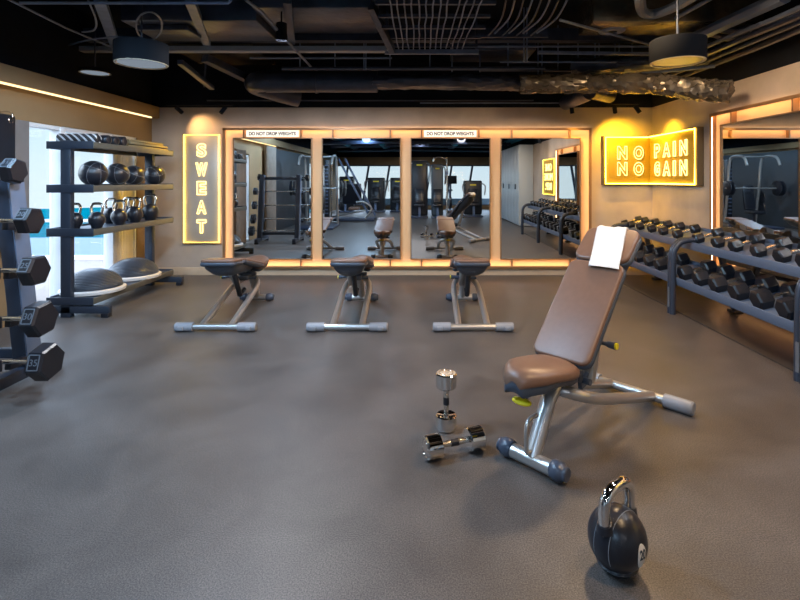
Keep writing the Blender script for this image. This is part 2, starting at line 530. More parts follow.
struct('trim_8', MB().box((LW + .015, -.85, 1.09), (.03, 4.2, 2.16)), M['dark_panel'], 'dark slate sheet added on the left wall behind the camera to darken its reflection')  # added to darken what the right mirror shows of this wall
struct('terrace_parapet', MB().box(((LW + RW) / 2, -9.8, .2), (16, .2, .52)), M['roof'], 'low grey parapet outside the rear windows')
# rear windows with slanted mullions
w = MB()
zb, zt = .18, 2.04
for z in (zb + .03, zt - .03): w.box(((LW + RW) / 2, RB - .06, z), (RW - LW, .08, .06))
rwn = struct('window_3', w, M['steel_dark'], 'wide rear window wall behind the machines')
k = 0
x = LW + .4
while x < RW - .1:
    struct('mullion', MB().bar((x - .18, RB - .05, zb), (x + .12, RB - .05, zt), .09, .10), M['steel_dark'], None, rwn)
    x += .95
struct('pane', MB().box(((LW + RW) / 2, RB - .09, (zb + zt) / 2), (RW - LW, .008, zt - zb - .04)), M['glass'], None, rwn)

# outside
struct('terrace', MB().box((-8.05, 1.0, -.06), (8.1, 15.0, .10)), M['terrace'], 'sunlit beige terrace outside the sea window')
struct('lower_roof', MB().box((-32, 23, -3.05), (56, 28, .1)), M['roof'], 'grey lower roof beyond the terrace')
sea = MB(); bmesh.ops.create_circle(sea.bm, cap_ends=True, segments=96, radius=350)
for v in sea.bm.verts: v.co.z = -15
tag(struct('sea', sea, M['sea'], 'turquoise sea out to the horizon'), kind='structure')
rl = thing('terrace_railing', 'white metal railing along the terrace edge, seen through the sea window', 'railing', (-8.0, 8.4, -.01))
MB().cyl((-4, 0, .66), (4, 0, .66), .028).build('top_rail', M['white_frame'], rl)
MB().box((0, 0, .03), (8, .09, .06)).build('kerb', M['white_frame'], rl)
for i in range(9):
    MB().cyl((-4 + i, 0, .0), (-4 + i, 0, .66), .022, n=12).build('post', M['white_frame'], rl)
MB().box((0, 0, .34), (8, .01, .5)).build('pane', M['glass'], rl)

# curtains
def curtain(y0, y1, z1, label, X=LW + .10, amp=.035, fr=11):
    mb = MB(); n = 60
    A = []; B = []
    for k in range(n + 1):
        y = y0 + (y1 - y0) * k / n
        x = X + amp * math.sin(k / n * 2 * PI * fr) + amp * .3 * math.sin(k * 1.7)
        A.append((x, y)); B.append((x + .012, y))
    out = A + B[::-1]
    lo = [mb.bm.verts.new((x, y, .02)) for x, y in out]; hi = [mb.bm.verts.new((x, y, z1)) for x, y in out]
    m = len(out)
    for k in range(m): mb.bm.faces.new((lo[k], lo[(k + 1) % m], hi[(k + 1) % m], hi[k]))
    for k in range(n):
        j = m - 1 - k
        mb.bm.faces.new((hi[k], hi[k + 1], hi[j - 1], hi[j]))
    return tag(mb.build('curtain', M['curtain'], ang=80), label, 'curtain')
curtain(1.35, 2.02, 2.18, 'gathered taupe curtain on the left wall, seen behind the barbells in the mirror')
curtain(3.36, 3.92, 1.98, 'dark taupe curtain between the terrace door and the hanging mat', X=LW + .07, amp=.025, fr=8)

# ================================================================== MIRROR FRAMES
def mirror_frame(name, label, T, W, bays, divs, texts, group=None):
    """local: x along the wall from 0..W, y = out of the wall towards -y, z world"""
    z0, z1 = .107, 2.083
    zi0, zi1 = .242, 1.933
    o = thing(name, label, 'mirror wall', group=group)
    o.matrix_world = T
    # back panel (pale face with a faint added glow)
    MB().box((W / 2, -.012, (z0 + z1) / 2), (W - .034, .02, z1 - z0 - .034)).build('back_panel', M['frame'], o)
    r = MB(); d = .085; th = .018; g_ = .020; lip = .034
    for (c0, c1, hz) in ((0, W, z1 - th / 2), (0, W, z0 + th / 2)):
        r.box((W / 2, -(d + g_) / 2, hz), (W, d - g_, th))
    for xx in (th / 2, W - th / 2): r.box((xx, -(d + g_) / 2, (z0 + z1) / 2), (th, d - g_, z1 - z0))
    r.box((W / 2, -d, z1 - lip / 2), (W, .006, lip)); r.box((W / 2, -d, z0 + lip / 2), (W, .006, lip))
    for xx in (lip / 2, W - lip / 2): r.box((xx, -d, (z0 + z1) / 2), (lip, .006, z1 - z0))
    r.build('outer_rim', M['rim'], o)
    # led strips tucked behind the rim, one facing the panel and one washing the wall outside
    l = MB()
    for zz, sg in ((z1 - th - .004, 1), (z0 + th + .004, -1)):
        l.box((W / 2, -.060, zz), (W - .06, .022, .006))
    for xx in (th + .003, W - th - .003): l.box((xx, -.072, (z0 + z1) / 2), (.005, .008, z1 - z0 - .08))
    for zz in (z1 - .008, z0 + .008): l.box((W / 2, -.010, zz), (W - .01, .010, .008))
    for xx in (.008, W - .008): l.box((xx, -.010, (z0 + z1) / 2), (.008, .010, z1 - z0 - .04))
    l.build('led_strip', M['led'], o)
    for a, b in bays:
        MB().box(((a + b) / 2, -.050, (zi0 + zi1) / 2), (b - a, .012, zi1 - zi0)).build('mirror_pane', M['mirror'], o, smooth=False)
        q = MB(); t = .012
        q.box(((a + b) / 2, -.045, zi1 + t / 2), (b - a + 2 * t, .05, t)); q.box(((a + b) / 2, -.045, zi0 - t / 2), (b - a + 2 * t, .05, t))
        q.box((a - t / 2, -.045, (zi0 + zi1) / 2), (t, .05, zi1 - zi0)); q.box((b + t / 2, -.045, (zi0 + zi1) / 2), (t, .05, zi1 - zi0))
        q.build('mirror_rim', M['rim'], o)
    for x in divs:
        for za, zb_ in ((zi1 + .012, z1 - th), (z0 + th, zi0 - .012)):
            MB().box((x, -.045, (za + zb_) / 2), (.018, .07, zb_ - za)).build('divider', M['rim'], o)
    for x in texts:
        MB().box((x, -.060, 2.005), (.74, .006, .095)).build('notice_panel', M['notice'], o)
        add_mesh('notice_lettering', text_mesh('DO NOT DROP WEIGHTS', .046, .66, .001, bold=.0022), M['ink'], o, (x, -.066, 2.003))
    return o
def bx(px): return (px - 420) * BW / 490
X0 = bx(225)
bays = [(bx(a) - X0, bx(b) - X0) for a, b in ((235.5, 312), (323.5, 400.2), (411.5, 489), (500.6, 578.6))]
divs = [bx(p) - X0 for p in (245.5, 302, 333.5, 390.5, 421.5, 478.4, 511, 568.5)]
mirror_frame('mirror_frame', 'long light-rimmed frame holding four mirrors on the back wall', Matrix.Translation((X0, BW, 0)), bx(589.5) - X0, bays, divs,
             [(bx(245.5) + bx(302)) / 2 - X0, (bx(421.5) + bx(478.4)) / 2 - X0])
# right wall: local x runs towards the camera
T = Matrix.Translation((RW, 5.44, 0)) @ Matrix.Rotation(-PI / 2, 4, 'Z')
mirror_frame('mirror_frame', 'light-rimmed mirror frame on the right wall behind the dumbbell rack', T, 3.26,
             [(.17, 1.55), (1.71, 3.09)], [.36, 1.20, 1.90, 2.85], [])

# ================================================================== NEON SIGNS
def neon_border(x0, x1, z0, z1, y, r=.0085):
    return MB().tube([(x0, y, z0), (x1, y, z0), (x1, y, z1), (x0, y, z1)], r, n=8, closed=True)
s = thing('neon_sign', 'tall vertical neon sign reading SWEAT on the back wall left of the mirrors', 'neon sign', (bx(203.5), BW, 0))
zA, zB = .470, 1.985
hw = .247
MB().box((0, -.030, (zA + zB) / 2), (2 * hw + .03, .05, zB - zA + .03), bev=.004).build('panel', M['sign_metal'], s)
neon_border(-hw, hw, zA, zB, -.066).build('neon_border', M['neon'], s)
for ch, py in zip('SWEAT', (150.5, 169.5, 188, 207, 226)):
    add_mesh('neon_letter', text_mesh(ch, .165, .165 if ch == 'W' else .135, outline=.0055, bold=.008), M['neon_letter'], s, (0, -.068, 1.35 + (180 - py) * BW / 490))
zA, zB = 1.300, 1.950
s = thing('neon_sign', 'L-shaped neon sign reading NO PAIN NO GAIN folded into the right corner', 'neon sign', (RW, BW, 0))
wl = .715; wr = 1.262
MB().box((-wl / 2 - .0, -.045, (zA + zB) / 2), (wl, .07, zB - zA + .03), bev=.004).build('panel', M['sign_yellow'], s)
MB().box((-.045, -wr / 2 - .045, (zA + zB) / 2), (.07, wr - .09, zB - zA + .03), bev=.004).build('panel', M['sign_yellow'], s)
MB().box((-wl - .006, -.045, (zA + zB) / 2), (.012, .078, zB - zA + .04)).build('box_edge', M['sign_edge'], s)
MB().box((-.045, -wr - .006, (zA + zB) / 2), (.078, .012, zB - zA + .04)).build('box_edge', M['sign_edge'], s)
MB().tube([(-.10, -.092, zB), (-wl + .02, -.092, zB), (-wl + .02, -.092, zA), (-.10, -.092, zA)], .008, n=8).build('neon_border', M['neon_bright'], s)
MB().tube([(-.092, -.10, zB), (-.092, -wr + .02, zB), (-.092, -wr + .02, zA), (-.092, -.10, zA)], .008, n=8).build('neon_border', M['neon_bright'], s)
for zz in (1.731, 1.506):
    for ch, xx in (('N', 622.3), ('O', 638.7)):
        add_mesh('neon_letter', text_mesh(ch, .160, .140, outline=.0052, bold=.010), M['neon_letter'], s, ((xx - 420) * 6.87 / 490 - RW, -.094, zz))
for wd, zz in (('PAIN', 1.744), ('GAIN', 1.500)):
    for ch, oy, w_ in zip(wd, (.335, .588, .785, .995), (.15, .19, .065, .17)):
        add_mesh('neon_letter', text_mesh(ch, .165, w_, outline=.0052, bold=.010), M['neon_letter'], s, (-.094, -oy, zz), (0, 0, -PI / 2))
s = thing('neon_sign', 'square neon sign on the right wall behind the camera, seen in the fourth mirror', 'neon sign', (RW, 1.47, 0), rot=(0, 0, -PI / 2))
MB().box((0, -.03, 1.43), (1.10, .05, .92), bev=.004).build('panel', M['sign_yellow'], s)
neon_border(-.53, .53, .99, 1.87, -.066).build('neon_border', M['neon'], s)
for wd, zz in (('ONE', 1.67), ('MORE', 1.43), ('REP.', 1.19)):
    add_mesh('neon_lettering', text_mesh(wd, .17, .62 if wd != 'MORE' else .80, outline=.006), M['neon_letter'], s, (0, -.068, zz))

# ================================================================== BENCHES
def smoothpath(p): return p
def make_bench(label, inc_deg, group=None, seat=True):
    b = thing('adjustable_bench', label, 'weight bench', group=group)
    W = lambda s, t, z: (s, -t, z)
    # small front foot
    f = MB().cyl(W(0, -.12, .042), W(0, .12, .042), .034).build('front_foot', M['silver'], b)
    for sg in (-1, 1):
        MB().lathe([(0, -.032), (.036, -.032), (.043, -.022), (.045, .0), (.042, .020), (.034, .028), (.032, .034), (.032, .044), (.027, .048), (0, .048)],
                   Mx=Matrix.Rotation(sg * PI / 2, 4, 'X'), c=W(0, sg * .138, .0455), n=28).build('rubber_foot', M['capblue'], f)
    # rear crossbar
    f = MB().cyl(W(1.10, -.29, .040), W(1.10, .29, .040), .027).build('crossbar', M['silver'], b)
    for sg in (-1, 1):
        c = MB()
        c.cyl(W(1.10, sg * .20, .040), W(1.10, sg * .350, .040), .040, n=28)
        c.cyl(W(1.10, sg * .350, .040), W(1.10, sg * .360, .040), .040, .034, n=28)
        c.box(W(1.14, sg * .30, .035), (.02, .05, .035), bev=.005)
        c.build('end_cap', M['capgrey'], f)
    # u-shaped main rails
    P = []
    for s_, t_, z_ in ((1.10, .13, .042), (.88, .13, .10), (.65, .13, .168), (.45, .128, .225), (.32, .11, .27), (.24, .06, .30), (.215, 0, .31)):
        P.append(W(s_, t_, z_))
    P2 = [(p[0], -p[1], p[2]) for p in P[:-1]][::-1]
    MB().tube(P + P2, .029, n=14, smooth=5).build('main_rail', M['silver'], b)
    # seat post
    MB().tube([W(0, 0, .05), W(.05, 0, .13), W(.10, 0, .21), W(.16, 0, .29), W(.26, 0, .36)], .039, n=16, smooth=4, flat=.85).build('seat_post', M['silver'], b)
    MB().tube([W(.04, 0, .235), W(-.02, 0, .235), W(-.045, 0, .20), W(-.045, 0, .12), W(-.035, 0, .085), W(.02, 0, .085)], .0105, n=10, smooth=4).build('carry_handle', M['silver'], b)
    br = MB()
    br.bar(W(.20, 0, .33), W(.42, 0, .34), .09, .05, bev=.01)
    br.bar(W(-.02, 0, .385), W(.22, 0, .355), .06, .035, bev=.008)
    br.cyl(W(.30, -.09, .36), W(.30, .09, .36), .018)
    br.cyl(W(.36, -.11, .33), W(.36, .11, .33), .016)
    br.bar(W(.36, .05, .30), W(.50, .05, .33), .02, .05)
    br.build('hinge_bracket', M['shell'], b)
    # yellow release lever
    lv = MB().tube([W(.02, 0, .36), W(-.03, .0, .345), W(-.07, .0, .34)], .008, n=8).build('lever_rod', M['shell'], b)
    y = MB(); bmesh.ops.create_uvsphere(y.bm, u_segments=20, v_segments=12, radius=1, matrix=Matrix.Translation(W(-.082, .0, .338)) @ Matrix.Diagonal((.030, .050, .014, 1)))
    y.build('yellow_lever', M['yellow'], lv)
    # seat: shield-shaped cushion, nose to the front
    secs = [(-.165, .040, .482), (-.155, .058, .492), (-.12, .085, .500), (-.07, .118, .502), (-.01, .140, .498), (.06, .148, .488), (.13, .146, .476), (.19, .138, .466), (.225, .120, .460), (.235, .10, .456)]
    def ring(s_, w, top, th, dip):
        R = []
        n = 32
        for k in range(n):
            a = 2 * PI * k / n
            cx, sx = math.cos(a), math.sin(a)
            yy = w * math.copysign(abs(cx) ** .62, cx)
            zz = th / 2 * math.copysign(abs(sx) ** .55, sx)
            u = yy / max(w, 1e-6)
            z = top - th / 2 + zz
            z -= .022 * u * u * (1 if s_ > -.05 else 1.3)
            if sx > 0: z -= dip * (1 - u * u)
            R.append((s_, -yy, z))
        return R
    secs = [(a_ + .012, b_ * .97, c_ + .010) for a_, b_, c_ in secs]
    c = MB()
    rr = []
    for i, (s_, w, top) in enumerate(secs):
        th = .066 if 0 < i < len(secs) - 1 else .03
        if i in (1, len(secs) - 2): th = .052
        rr.append(ring(s_, w, top - (.066 - th) / 2, th, .010 if s_ < .1 else .004))
    c.loft(rr)
    st = c.build('seat', M['brown'], b, ang=70)
    c = MB(); rr = []
    for i, (s_, w, top) in enumerate(secs):
        drop = .062 if s_ < -.04 else .045
        rr.append(ring(s_, w * .93, top - .042, drop if 0 < i < len(secs) - 1 else .03, 0))
    c.loft(rr)
    c.build('seat_shell', M['shell'], st, ang=70)
    # backrest + headrest
    a = math.radians(inc_deg)
    piv = V(W(.243, 0, .475))
    R = Matrix.Translation(piv) @ Matrix.Rotation(-a, 4, 'Y')
    def slab(name, L, Wd, T, r, bev, M0, m, par, taper=0):
        return MB().rrect(L, Wd, T, r, bev, M0, taper=taper).build(name, m, par, ang=50)
    Mt = R @ Matrix.Translation((0, 0, -.030))
    bk = slab('backrest', .608, .318, .030, .045, .014, Mt @ Matrix.Translation((-.022, 0, 0)), M['brown'], b)
    slab('backrest_shell', .618, .328, .036, .05, .016, R @ Matrix.Translation((-.027, 0, -.056)), M['shell'], bk)
    hr = R @ Matrix.Translation((.60, 0, -.006)) @ Matrix.Rotation(math.radians(8), 4, 'Y')
    hd = slab('headrest', .265, .318, .034, .055, .016, hr @ Matrix.Translation((0, 0, -.030)), M['brown'], b)
    slab('headrest_shell', .275, .328, .040, .06, .018, hr @ Matrix.Translation((-.005, 0, -.060)), M['shell'], hd)
    # moulded underside housing
    u = MB(); rr = []
    for x, w, dz in ((.06, .05, .02), (.10, .075, .05), (.25, .09, .075), (.42, .105, .10), (.56, .125, .12), (.70, .14, .115), (.78, .14, .08), (.83, .12, .02)):
        ring_ = []
        zt_ = -.05 if x < .6 else -.05 - (x - .6) * .12
        for k in range(20):
            an = PI * k / 19
            ring_.append(R @ V((x, w * math.cos(an), zt_ - dz * math.sin(an) ** .7)))
        rr.append(ring_)
    u.loft(rr)
    u.build('underside_housing', M['shell'], b, ang=60)
    # support strut and adjustment knob
    top = R @ V((.40, .05 * -1, -.10))
    base = V(W(.45, .05, .285))
    MB().bar(base, top, .065, .055, bev=.02).build('support_strut', M['silver'], b)
    mid = base.lerp(top, .50)
    k_ = MB().cyl(mid + V(W(0, .03, 0)), mid + V(W(0, .085, 0)), .011, n=12)
    k_.cyl(mid + V(W(0, .075, 0)), mid + V(W(0, .115, 0)), .017, .020, n=20)
    kn = k_.build('adjustment_knob', M['capblue'], b)
    MB().cyl(mid + V(W(0, .115, 0)), mid + V(W(0, .124, 0)), .017, n=20).build('yellow_cap', M['yellow'], kn)
    if inc_deg < 30:
        t2 = R @ V((.42, .0, -.13))
        MB().cyl(t2, W(.52, 0, .19), .026, n=16).cyl(W(.52, 0, .19), W(.40, 0, .22), .022, n=16).build('damper', M['rubber'], b)
    return b, R, hr
FB = (.524, 2.296, 0)
FBR = math.atan2(.694, .72)
bench, Rb, Rh = make_bench('brown padded incline bench raised steeply with a white towel, in the right foreground', 46)
bench.location = FB; bench.rotation_euler = (0, 0, FBR)
rb, _, _ = make_bench('nearly flat brown bench, leftmost of the row of three before the mirrors', 13.5, 'row of low benches facing the mirrors')
rowY = 4.37 + 1.10
rb.location = (-1.82, rowY, 0); rb.rotation_euler = (0, 0, -PI / 2)
for x, lb in ((-.65, 'nearly flat brown bench, middle of the row of three before the mirrors'), (.475, 'nearly flat brown bench, rightmost of the row of three before the mirrors')):
    dup(rb, (x, rowY, 0), (0, 0, -PI / 2), lb)

# towel over the headrest
MW = Matrix.Translation(V(FB)) @ Matrix.Rotation(FBR, 4, 'Z') @ Rh
prof = [(-.064, .006), (-.052, .010), (-.02, .008), (.02, .004), (.10, .0035), (.20, .0035), (.25, .002), (.272, -.012), (.279, -.035), (.272, -.058), (.25, -.066), (.15, -.068), (.03, -.070)]
tw = MB(); cols = 15; th = .009
grid = []
for side in (0, 1):
    g = []
    for i, (px_, pz_) in enumerate(prof):
        # outward normal approx
        p0 = V(prof[max(i - 1, 0)]); p1 = V(prof[min(i + 1, len(prof) - 1)])
        d = (p1 - p0).normalized(); nrm = V((-d.y, d.x))
        row = []
        for k in range(cols):
            f_ = k / (cols - 1)
            yy = .100 - .172 * f_ - .060 * max(0, 1 - max(px_, -.08 + .0) / .27 if i < 7 else 0) * (1 if i < 7 else 0)
            wob = .0025 * math.sin(f_ * 9 + i) + .002 * math.sin(f_ * 21)
            off = (th if side else .001) + wob * (1 if side else .4) + .0025
            sk = .006 * math.sin(i * .9) * (f_ - .5)
            lift = .012 * (1 - i) if i < 1 else 0
            row.append(tw.bm.verts.new(MW @ V((px_ + nrm.x * off, yy + sk, pz_ + nrm.y * off + lift * math.sin(f_ * PI) * .6))))
        g.append(row)
    grid.append(g)
I = len(prof)
for i in range(I - 1):
    for k in range(cols - 1):
        for sd in (0, 1):
            g = grid[sd]; tw.bm.faces.new((g[i][k], g[i][k + 1], g[i + 1][k + 1], g[i + 1][k]))
for i in range(I - 1):
    for k in (0, cols - 1):
        tw.bm.faces.new((grid[0][i][k], grid[1][i][k], grid[1][i + 1][k], grid[0][i + 1][k]))
for k in range(cols - 1):
    for i in (0, I - 1):
        tw.bm.faces.new((grid[0][i][k], grid[1][i][k], grid[1][i][k + 1], grid[0][i][k + 1]))
tag(tw.build('towel', M['white'], ang=80), 'white towel draped over the headrest of the raised bench', 'towel')

# ================================================================== CHROME DUMBBELLS
def chrome_db(label, group='chrome dumbbells on the floor'):
    d = thing('chrome_dumbbell', label, 'dumbbell', group=group)
    L = .305; r = .0565; hl = .080
    for sg in (-1, 1):
        a = sg * (L / 2)
        prof = [(0, a), (r * .62, a), (r * .66, a - sg * .003), (r * .70, a), (r - .006, a), (r, a - sg * .006), (r, a - sg * (hl - .006)), (r - .006, a - sg * hl), (.022, a - sg * (hl - .004)), (0, a - sg * (hl - .004))]
        MB().lathe(prof, n=48).build('head', M['chrome'], d, ang=30)
    z = L / 2 - hl
    MB().lathe([(.013, -z - .003), (.014, -z), (.0125, -z + .012), (.0155, -.02), (.016, 0), (.0155, .02), (.0125, z - .012), (.014, z), (.013, z + .003)], n=24).build('handle', M['chrome_worn'], d)
    MB().lathe([(.0150, -.021), (.0168, -.020), (.0172, 0), (.0168, .020), (.0150, .021)], n=24).build('grip', M['rubber'], d)
    return d
d1 = chrome_db('chrome dumbbell standing upright on end beside the raised bench')
d1.location = (.142, 2.66, .1525)
d2 = chrome_db('chrome dumbbell lying on its side in front of the upright one')
d2.location = (.168, 2.415, .0565)
d2.rotation_euler = (0, PI / 2, math.radians(20))

# ================================================================== KETTLEBELLS
def make_kb_big():
    k = thing('kettlebell', 'black kettlebell with chrome handle and ivory number label on the floor in the right foreground', 'kettlebell', (.684, 1.70, 0), rz=math.atan2(.6, .8))
    R = .098
    prof = [(0, .004), (.045, .004), (.052, .008), (.070, .028)]
    for i in range(15):
        a = -PI * .27 + (PI * .77) * i / 14
        prof.append((R * math.cos(a) if i < 14 else 0, .112 + (R + .005) * math.sin(a)))
    prof = [p for p in prof if p[0] >= 0]
    MB().lathe(prof, n=56).build('body', M['rubber'], k, ang=60)
    MB().tube([(-.070, 0, .150), (-.076, 0, .190), (-.078, 0, .230), (-.068, 0, .268), (-.040, 0, .288), (0, 0, .292), (.040, 0, .288), (.068, 0, .268), (.078, 0, .230), (.076, 0, .190), (.070, 0, .150)], .0195, n=20, smooth=6).build('handle', M['chrome'], k, ang=80)
    for sx in (-1, 1):
        MB().cyl((sx * .072, 0, .168), (sx * .0765, 0, .190), .031, .024, n=28).build('collar', M['rubber'], k)
    # fine moulding seams
    for off in (-.026, .03):
        pts = []
        for i in range(30):
            a = -.5 + (PI + 1.0) * i / 29
            rr = math.sqrt(max(R * R - off * off, 0)) + .0003
            pts.append((math.cos(a) * rr, off, .112 + math.sin(a) * (rr + .005)))
        MB().tube(pts, .0012, n=6).build('seam', M['seam'], k)
    # oval label facing local -y
    lb = MB(); n = 28; tilt = math.radians(-8)
    def onball(u, v, h):
        el = math.asin(max(-1, min(1, v / R))); az = -PI / 2 - .13 + u / R
        return V((math.cos(az) * math.cos(el), math.sin(az) * math.cos(el), math.sin(el) * 1.05)) * (R + h) + V((0, 0, .112))
    rings = []
    for f_, h in ((1, .0), (1, .0022), (.92, .0030), (.5, .0030), (.02, .0030)):
        rings.append([onball(f_ * .019 * math.cos(2 * PI * i / n), f_ * .038 * math.sin(2 * PI * i / n) - .004, h) for i in range(n)])
    lb.loft(rings)
    lab = lb.build('number_label', M['label'], k, ang=60)
    me = text_mesh('20', .028, .026, .0006, bold=.0012)
    # lay the digits on the curved label
    for v in me.vertices:
        p = onball(v.co.x, v.co.z + .004, .0035 - v.co.y * .5); v.co = p
    add_mesh('number', me, M['ink'], lab)
    return k
make_kb_big()

def make_kb(label, group):
    k = thing('kettlebell', label, 'kettlebell', group=group)
    R = .088
    prof = [(0, 0), (.05, 0), (.058, .006)]
    for i in range(12):
        a = -PI * .26 + (PI * .76) * i / 11
        prof.append((R * math.cos(a) if i < 11 else 0, .088 + R * math.sin(a)))
    MB().lathe(prof, n=36).build('body', M['rubber'], k, ang=60)
    MB().tube([(-.050, 0, .145), (-.060, 0, .19), (-.064, 0, .225), (-.045, 0, .258), (0, 0, .264), (.045, 0, .258), (.064, 0, .225), (.060, 0, .19), (.050, 0, .145)], .0145, n=12, smooth=4).build('handle', M['chrome_worn'], k, ang=80)
    return k

# ================================================================== LEFT STORAGE RACK
SX0, SX1 = -3.655, -3.195
SY0, SY1 = 4.83, 6.30
st = thing('storage_rack', 'tall dark four-tier storage rack for balls and kettlebells by the left windows', 'storage rack', (0, 0, 0))
levels = [(1.655, .075, 'top'), (1.225, .08, ''), (.795, .08, ''), (.125, .075, '')]
for y in (SY0, SY1):
    MB().box((-3.475, y, .87), (.10, .06, 1.74), bev=.006).build('post', M['storage'], st)
    ft = MB().box((-3.36, y, .075), (.62, .06, .07), bev=.006).build('foot', M['storage'], st)
    for x in (-3.62, -3.09):
        MB().box((x, y, .02), (.07, .07, .04), bev=.005).build('rubber_foot', M['rubber'], ft)
for z, h, _ in levels:
    sh = MB()
    for y in (SY0 - .035, SY1 + .035):
        sh.box(((SX0 + SX1) / 2, y, z + h / 2), (SX1 - SX0, .012, h), bev=.003)
    sh.box((SX0 + .01, (SY0 + SY1) / 2, z + h / 2), (.014, SY1 - SY0, h), bev=.003)
    sh.box(((SX0 + SX1) / 2, (SY0 + SY1) / 2, z + h * .72), (SX1 - SX0, SY1 - SY0, .008))
    s_ = sh.build('shelf', M['storage'], st)
    MB().box((SX1, (SY0 + SY1) / 2, z + h / 2), (.014, SY1 - SY0 + .08, h * .8), bev=.003).build('shelf_lip', M['shelf_edge'], s_)
def topof(i): return levels[i][0] + levels[i][1] * .72 + .004
# foam rollers and mats on top
z = topof(0)
def roller(label, y, r, L, m, x=None, axis='X', group='rollers on the top shelf'):
    o = thing('foam_roller', label, 'foam roller', (x if x else -3.40, y, z + r), group=group)
    d = V((L / 2, 0, 0)) if axis == 'X' else V((0, L / 2, 0))
    mb = MB()
    mb.lathe([(r * .62, -L / 2), (r - .006, -L / 2), (r, -L / 2 + .006), (r, L / 2 - .006), (r - .006, L / 2), (r * .62, L / 2)], Mx=Matrix.Rotation(PI / 2, 4, 'Y' if axis == 'X' else 'X'), n=32)
    mb.build('sleeve', m, o, ang=50)
    mb = MB(); mb.lathe([(0, -L / 2 + .01), (r * .62, -L / 2 + .004), (r * .62, L / 2 - .004), (0, L / 2 - .01)], Mx=Matrix.Rotation(PI / 2, 4, 'Y' if axis == 'X' else 'X'), n=32)
    mb.build('core', M['rubber'], o)
    return o
roller('black foam roller with pale diamond pattern, nearest on the top shelf', 4.93, .052, .40, M['roller'], x=-3.43)
roller('plain black foam roller, second from the camera on the top shelf', 5.06, .050, .38, M['rubber'])
roller('plain black foam roller, third from the camera on the top shelf', 5.19, .050, .38, M['rubber'])
roller('plain black foam roller, fourth and farthest on the top shelf', 5.33, .055, .38, M['rubber'])
for i, (zz, lab) in enumerate(((0, 'lower folded exercise mat lying on the top shelf of the storage rack'), (.034, 'upper folded exercise mat lying on the top shelf of the storage rack'))):
    tag(MB().box((-3.40 + .01 * i, 5.84, z + zz + .016), (.36, .84 - .03 * i, .030), bev=.012).build('exercise_mat', M['mat_roll']), lab, 'exercise mat', 'mats on the top shelf')
tag(MB().box((-3.40, 5.85, z + .066 + .017), (.30, .74, .034), bev=.016).build('foam_pad', M['mat_roll']), 'long foam pad on top of the folded mats on the top shelf', 'foam pad')
# medicine balls
z = topof(1)
for x, y, r, od, lines in ((-3.40, 5.10, .132, 'nearest', 1), (-3.40, 5.50, .126, 'second nearest', 1), (-3.42, 5.85, .118, 'third from the camera', 1), (-3.34, 6.17, .122, 'farthest', 1)):
    b = thing('medicine_ball', 'black medicine ball on the second shelf, %s of four' % od, 'medicine ball', (x, y, z + r), rot=(random.random(), random.random(), random.random() * 3), group='medicine balls on the second shelf')
    mb = MB(); bmesh.ops.create_uvsphere(mb.bm, u_segments=40, v_segments=24, radius=r); mb.build('ball', M['rubber'], b, ang=80)
    sm = MB()
    for q in range(3):
        E = Euler((q * 1.05, q * .8, 0)).to_matrix()
        off = r * .35
        rr = math.sqrt(r * r - off * off)
        sm.tube([E @ V((rr * math.cos(2 * PI * i / 40), rr * math.sin(2 * PI * i / 40), off)) for i in range(40)], .0015, n=6, closed=True)
    sm.build('seam', M['seam'], b)
# kettlebells
z = topof(2)
kb0 = None
for x, y, s_, rz, od in ((-3.52, 4.99, 1.0, .2, 'back row, partly behind the near post'), (-3.33, 5.05, 1.0, .1, 'front row, nearest the camera'),
                         (-3.52, 5.58, 1.10, .0, 'back row, middle'), (-3.33, 5.42, 1.05, .15, 'front row, second'),
                         (-3.52, 5.93, 1.10, .1, 'back row, farthest'), (-3.33, 5.72, 1.12, .2, 'front row, third'), (-3.33, 6.05, 1.22, .1, 'front row, last and largest')):
    lb = 'black kettlebell with steel handle on the third shelf, ' + od
    if kb0 is None: kb0 = make_kb(lb, 'kettlebells on the third shelf'); k_ = kb0
    else: k_ = dup(kb0, label=lb)
    k_.location = (x, y, z); k_.rotation_euler = (0, 0, rz); k_.scale = (s_ * .88, s_ * .88, s_ * .95)
# balance domes
z = topof(3)
bd = thing('balance_dome', 'grey ribbed balance dome on the bottom shelf, nearer one', 'balance trainer', (-3.44, 5.16, z), group='balance domes on the bottom shelf')
prof = [(0, 0), (.28, 0), (.298, .008), (.300, .035), (.285, .045), (.27, .048)]
MB().lathe(prof + [(0, .048)], n=64).build('base_ring', M['bosu_base'], bd, ang=40)
prof = [(.268, .040)]
for i in range(1, 73):
    a = PI / 2 * i / 72
    rib = .0042 * (1 if i % 4 < 2 else -1) if i < 60 else 0
    prof.append(((.268 + rib) * math.cos(a) if i < 72 else 0, .045 + (.185 + rib) * math.sin(a)))
MB().lathe(prof, n=64).build('dome', M['bosu'], bd, ang=60)
dup(bd, (-3.44, 5.88, z), label='grey ribbed balance dome on the bottom shelf, farther one by the corner')

